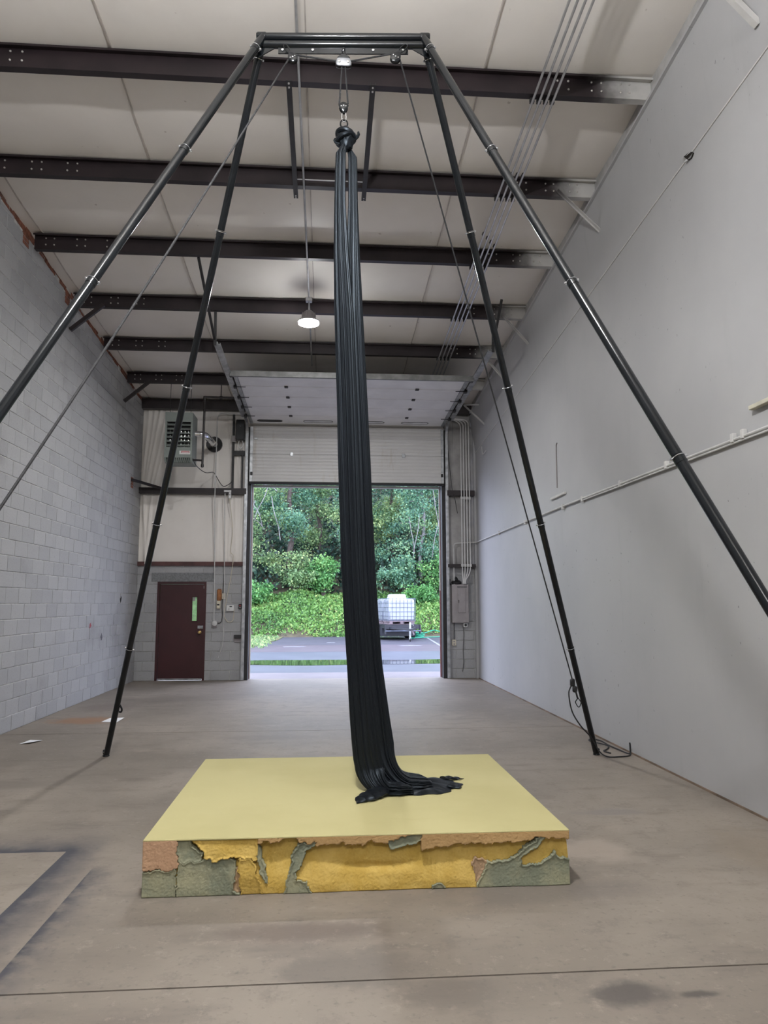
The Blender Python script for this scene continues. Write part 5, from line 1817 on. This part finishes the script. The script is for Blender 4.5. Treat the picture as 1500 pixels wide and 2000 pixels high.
def tree(x, y, h, rad, base, mat, label, seed, n=5200, bark=BARK, trunk_r=.16, lean=0.0, size=.125):
    r = np.random.default_rng(seed)
    z0 = float(bank_z(np.array(x), np.array(y))) - .1
    t = thing('tree', (x, y, z0), label, 'tree', 'trees on the bank')
    pts = [(x, y, z0)]
    for k in range(1, 9):
        pts.append((x + lean * k / 8 + .12 * math.sin(k * 1.7 + seed), y + .1 * math.sin(k * 2.3 + seed), z0 + h * .85 * k / 8))
    MB().tube(pts, [trunk_r * (1 - .09 * k) for k in range(9)], 9).build('trunk', bark, t)
    cs = []
    for b in range(16):
        hz = base + (h - base) * (b + .5) / 16
        i = min(7, int(hz / (h * .85) * 8))
        a0 = Vector(pts[i])
        a0.z = z0 + min(hz, h * .84)
        an = r.uniform(0, 2 * PI)
        ln = rad * r.uniform(.55, 1.05) * (1 - .35 * (b / 16) ** 2)
        tip = a0 + Vector((math.cos(an) * ln, math.sin(an) * ln * .8, r.uniform(-.35, .5)))
        mid_ = a0 * .5 + tip * .5 + Vector((0, 0, .22))
        MB().tube(curve_pts([a0, mid_, tip], 5), [.045, .042, .04, .037, .034, .03, .026, .022, .018, .014, .009], 6).build('branch', bark, t)
        for s in np.linspace(.3, 1.08, 9):
            p_ = a0 * (1 - s) ** 2 + mid_ * 2 * s * (1 - s) + tip * s * s if s <= 1 else tip + (tip - mid_) * (s - 1)
            cs.append((p_.x + r.normal() * .3, p_.y + r.normal() * .3, p_.z + r.normal() * .25))
    cs = np.array(cs)
    P, k = crown_points(n, cs, .30, r)
    ct = r.uniform(0, 1, len(cs))
    tone = .20 + .62 * ct[k] + r.normal(size=n) * .18
    leaves(P, size, tone, 'foliage', mat, t, seed=seed)
    return t


TREES = [(-8.2, 43.0, 10.5, 2.7, 2.0, LEAF_A, 'blue-green tree with crowded leaves growing past the turf verge'),
         (-5.2, 42.0, 10.0, 2.6, 1.5, LEAF_B, 'olive leaved tree with bare twigs growing over the turf verge edge'),
         (-2.15, 42.3, 11.5, 2.2, 2.6, LEAF_A, 'tall straight-trunked tree rising from the bank beyond the turf corner'),
         (-.4, 44.2, 10.5, 2.7, 1.4, LEAF_B, 'olive leaved tree standing on the bank behind the hanging silk'),
         (1.7, 42.2, 10.5, 2.4, 1.2, LEAF_A, 'blue-green tree on the bank between the silk and the trailer'),
         (3.9, 44.0, 11.0, 2.5, 1.6, LEAF_B, 'olive leaved tree directly behind the white water tote'),
         (5.4, 42.2, 9.5, 2.3, 1.6, LEAF_A, 'vine hung tree with pale dead stems behind the green hose'),
         (7.8, 43.4, 10.5, 2.7, 1.2, LEAF_B, 'olive tree on the bank past the parking line'),
         (10.8, 43.0, 10.0, 2.8, 1.4, LEAF_A, 'blue-green tree far along the bank past the parking line'),
         (-11.2, 43.4, 10.0, 2.8, 1.4, LEAF_B, 'olive tree at the far end of the turf verge')]
for i, a in enumerate(TREES):
    inner = -6.5 < a[0] < 8.5
    tree(*a, seed=40 + i, n=15000 if inner else 6500, trunk_r=.19 if i == 2 else .13, lean=(-.2 if i % 2 else .25), bark=BARK_PALE if i in (1, 6) else BARK)


def shrub(x, y, rx, rz, mat, label, seed, n=1500, size=.15, name='shrub'):
    r = np.random.default_rng(seed)
    z0 = float(bank_z(np.array(x), np.array(y))) - .05
    t = thing(name, (x, y, z0), label, 'shrub', 'shrubs on the bank')
    cs = []
    for k in range(9):
        an, el = r.uniform(0, 2 * PI), r.uniform(.35, 1.4)
        tip = Vector((x + rx * math.cos(an) * math.cos(el), y + rx * .7 * math.sin(an) * math.cos(el), z0 + rz * math.sin(el)))
        mid_ = Vector((x, y, z0)) * .5 + tip * .5 + Vector((0, 0, rz * .2))
        MB().tube(curve_pts([(x, y, z0), mid_, tip], 4), [.03, .028, .026, .024, .022, .018, .014, .01, .006], 6).build('stem', BARK, t)
        for s in np.linspace(.35, 1, 6):
            cs.append(np.array(Vector((x, y, z0)) * (1 - s) ** 2 + mid_ * 2 * s * (1 - s) + tip * s * s))
    cs = np.array(cs)
    P, k = crown_points(n, cs, .22, r)
    ct = r.uniform(0, 1, len(cs))
    leaves(P, size, .2 + .6 * ct[k] + r.normal(size=n) * .15, 'foliage', mat, t, seed=seed)


SHRUBS = [(-3.7, 39.8, 1.1, 1.3, LEAF_C, 'bright green broad-leaved shrub at the top of the ivy by the turf'),
          (-.1, 40.6, 1.0, 2.3, LEAF_C, 'bright green tall shrub behind the ivy and the hanging silk'),
          (-1.7, 40.9, 1.5, 2.2, LEAF_B, 'olive rounded shrub under the tall straight trunk'),
          (2.3, 40.8, 1.4, 2.0, LEAF_A, 'blue-green shrub just behind the white water tote'),
          (4.4, 40.8, 1.5, 2.2, LEAF_A, 'blue-green shrub at the top of the ivy behind the hose'),
          (6.2, 40.6, 1.5, 2.6, LEAF_C, 'bright green shrub above the ivy past the parking line'),
          (5.0, 39.6, .9, .9, LEAF_C, 'low fresh green shrub standing out of the ivy behind the hose'),
          (-6.0, 40.6, 1.6, 2.4, LEAF_A, 'blue-green shrub above the turf verge'),
          (8.8, 40.4, 1.6, 2.4, LEAF_B, 'olive shrub above the ivy far past the parking line'),
          (-8.6, 40.4, 1.6, 2.2, LEAF_B, 'olive shrub far along the turf verge')]
for i, a in enumerate(SHRUBS):
    shrub(*a, seed=80 + i, n=3400, size=.125)

# creeping cover on the bank, and undergrowth shading the hillside behind
r = np.random.default_rng(5)
n = 46000
x = r.uniform(-12, 13, n)
y = 36.7 + 4.4 * r.uniform(0, 1, n) ** .85
P = np.stack([x, y, bank_z(x, y) + r.uniform(0, .16, n) + .06 * np.sin(x * 4) * np.sin(y * 5)], -1)
tone = .45 + .22 * smoothnoise(x * 1.4, y * 1.6, 8) + r.normal(size=n) * .17
tone = tone - .45 * (r.uniform(size=n) < .10)
ivy = leaves(P, .135, tone, 'ivy_cover', LEAF_IVY, None, droop=-.5, seed=6)
tag(ivy, 'dense bright green ivy covering the roadside bank', 'ivy', kind='stuff')
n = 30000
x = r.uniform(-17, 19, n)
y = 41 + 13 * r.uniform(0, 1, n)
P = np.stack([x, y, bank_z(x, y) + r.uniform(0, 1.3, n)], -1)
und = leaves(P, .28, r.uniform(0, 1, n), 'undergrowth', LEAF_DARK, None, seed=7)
tag(und, 'dark leafy undergrowth on the slope behind the trees', 'undergrowth', kind='stuff')
n = 5000
x = r.uniform(-12, -2.2, n)
y = r.uniform(27.3, 37, n)
P = np.stack([x, y, np.full(n, .005)], -1)
gr = leaves(P, .10, r.uniform(.2, 1, n), 'grass', LEAF_B, None, droop=-2.0, seed=9)
tag(gr, 'worn grass on the verge beside the parking lot', 'grass', kind='stuff')
# hanging dead vines
for i, (vx, vy, vz, dx, L) in enumerate(((6.0, 41.2, 8.0, .5, 3.6), (6.5, 41.0, 7.5, -.6, 3.4), (5.2, 41.0, 6.6, -.4, 2.8), (-4.4, 40.6, 8.0, .9, 2.2), (-3.9, 40.6, 7.2, -.9, 2.2), (-4.6, 40.6, 6.8, 1.2, 1.2), (4.6, 41.0, 6.4, .3, 2.0), (-4.3, 40.3, 8.4, 1.6, .7), (-4.4, 40.3, 7.7, 1.5, -.5), (-3.2, 40.3, 7.9, -.7, 1.9), (-3.0, 40.4, 7.4, .5, 2.4))):
    t = MB().tube(curve_pts([(vx, vy, vz), (vx + dx * .3, vy - .1, vz - L * .35), (vx + dx * .8, vy, vz - L * .7), (vx + dx, vy + .1, vz - L)], 6), .022, 6)
    tag(t.build('dead_vine', BARK_PALE), 'pale bare vine stem hanging in front of the tree crowns', 'vine', 'pale vines among the trees')

# ------------------------------------------------------------------ trailer with two caged water totes
m = M('translucent_tank', .35, spec=.4)
m.color(m.mix((.36, .385, .42), (.43, .455, .49), m.noise(3, 3)))
MAT_TANK = m.m
MAT_CAGE = simple('cage_steel', (.13, .15, .20), .4, metal=.4)
MAT_PALLET = simple('weathered_pallet', (.17, .13, .14), .8, var=.3)
MAT_TRAILER = simple('trailer_black', (.02, .021, .028), .5)
MAT_HOSE = simple('green_hose', (.02, .30, .17), .45)


def tote(label, dome):
    """built round its own base centre: 1.24 wide, 1.0 deep, 1.1 tall"""
    p = thing('water_tote', (0, 0, 0), label, 'tank', 'caged water totes')
    W, D, H = .62, .50, 1.13
    for bx in (-.5, 0, .5):
        MB().box(bx - .07, bx + .07, -D, D, 0, .09).build('pallet_block', MAT_PALLET, p, smooth=0)
    MB().box(-W, W, -D, D, .09, .13).build('pallet_deck', MAT_PALLET, p, smooth=0)
    MB().box(-W, W, -D, D, -.02, .0).build('pallet_skid', MAT_PALLET, p, smooth=0)
    MB().rbox(-W + .025, W - .025, -D + .025, D - .025, .135, H - .03, .07).build('tank', MAT_TANK, p)
    if dome:
        rg = []
        for (k2, h) in ((1, 0), (.97, .05), (.92, .17), (.80, .215), (.5, .22)):
            rg.append([(-.10 + .40 * k2 * sx, .30 * k2 * sy, H - .035 + h) for sx, sy in ((-1, -.7), (-.7, -1), (.7, -1), (1, -.7), (1, .7), (.7, 1), (-.7, 1), (-1, .7))])
        MB().rings(rg).build('spare_tank_top', MAT_TANK, p)
    else:
        MB().lathe([(.12, 0), (.12, .05), (.10, .06), (0, .06)], (0, 0, H - .03), (0, 0, 1), 16).build('lid', MAT_TANK, p)
    for k in range(6):
        zz = .15 + k * .193
        pts = [(-W, -D, zz), (W, -D, zz), (W, D, zz), (-W, D, zz)]
        for q in range(4):
            MB().tube([pts[q], pts[(q + 1) % 4]], .010, 6).build('cage_rail', MAT_CAGE, p)
    for k in range(8):
        xx = -W + 2 * W * k / 7
        for sy in (-1, 1):
            MB().tube([(xx, sy * D, .1), (xx, sy * D, H)], .010, 6).build('cage_bar', MAT_CAGE, p)
    for k in range(1, 6):
        yy = -D + 2 * D * k / 6
        for sx in (-1, 1):
            MB().tube([(sx * W, yy, .1), (sx * W, yy, H)], .010, 6).build('cage_bar', MAT_CAGE, p)
    return p


TRA = 0.19
TRO = Vector((3.28, 33.55, .0))


def tr_pt(x, y, z):
    c, s = math.cos(TRA), math.sin(TRA)
    return (TRO.x + c * x - s * y, TRO.y + s * x + c * y, z)


for (yy, lab, dm) in ((0, 'caged white water tote at the tongue end of the trailer, white tank on top', True), (1.12, 'caged white water tote standing behind the first on the trailer', False)):
    p = tote(lab, dm)
    p.location = tr_pt(0, yy, .70)
    p.rotation_euler = (0, 0, TRA)
tl = thing('trailer', (0, 0, 0), 'black two-wheeled flat trailer with a tongue jack carrying the water totes', 'trailer')
t = MB()
for xx in (-.72, -.25, .25, .72):
    t.box(xx - .04, xx + .04, -.6, 2.6, .52, .66)
t.box(-.80, .80, -.62, -.54, .50, .67)
t.box(-.80, .80, 2.52, 2.6, .50, .67)
t.box(-.80, .80, .9, 1.0, .50, .66)
t.build('frame', MAT_TRAILER, tl, smooth=0)
MB().box(-.78, .78, -.58, 2.56, .655, .68).build('deck', MAT_TRAILER, tl, smooth=0)
MB().box(-.82, .82, -.68, -.62, .40, .44).build('bumper', MAT_CAGE, tl, smooth=0)
MB().box(-.76, .76, .1, 2.4, .16, .52).build('undercarriage', MAT_TRAILER, tl, smooth=0)
for sx in (-1, 1):
    MB().box(sx * .80 - .03, sx * .80 + .03, -.66, -.54, .28, .68).build('corner_post', MAT_TRAILER, tl, smooth=0)
t = MB()
t.bar((-.6, -.6, .55), (0, -1.9, .5), .07, .08)
t.bar((.6, -.6, .55), (0, -1.9, .5), .07, .08)
t.build('tongue', MAT_TRAILER, tl, smooth=0)
jk = MB().tube([(-.02, -1.75, .82), (-.02, -1.75, .10)], .045, 10).build('jack', MAT_GALV, tl)
MB().lathe([(.07, -.02), (.08, 0), (.07, .02)], (-.02, -1.75, .08), (1, 0, 0), 14).build('jack_wheel', MAT_RUBBER, jk)
MB().tube([(-.02, -1.75, .74), (.12, -1.75, .74), (.12, -1.75, .66)], .012, 6).build('jack_crank', MAT_GALV, jk)
MB().tube(curve_pts([(0, -1.9, .5), (.1, -1.85, .3), (.16, -1.7, .35), (.12, -1.5, .55)], 5), .02, 6).build('safety_chain', MAT_PALLET, tl)
for sx in (-1, 1):
    for yw_ in (.85, 1.65):
        w = MB().lathe([(.16, -.09), (.27, -.10), (.31, -.07), (.31, .07), (.27, .10), (.16, .09)], (sx * .88, yw_, .31), (1, 0, 0), 22, False).build('wheel', MAT_RUBBER, tl)
        MB().lathe([(.0, -.05), (.16, -.07), (.16, .07), (0, .05)], (sx * .88, yw_, .31), (1, 0, 0), 16).build('hub', MAT_GALV, w)
    MB().box(sx * .88 - .13, sx * .88 + .13, .45, 2.05, .64, .66).build('fender', MAT_TRAILER, tl, smooth=0)
tl.location = tr_pt(0, 0, -.018)
tl.rotation_euler = (0, 0, TRA)
pts = []
for k in range(90):
    a = k * .42
    pts.append((4.35 + .26 * math.cos(a) * (1 + .2 * math.sin(k * .31)), 35.2 + .42 * math.sin(a), .0 + .0026 * k + .02 * math.sin(k * .9)))
pts += [(4.9, 35.6, .25), (5.3, 36.4, .30), (5.8, 36.2, .12), (5.5, 35.5, .03), (4.9, 35.2, .02), (4.3, 34.6, .02), (3.9, 34.3, .02)]
tag(MB().tube(curve_pts(pts, 2), .022, 6).build('garden_hose', MAT_HOSE), 'loosely coiled green hose on the lot edge beside the trailer', 'hose')
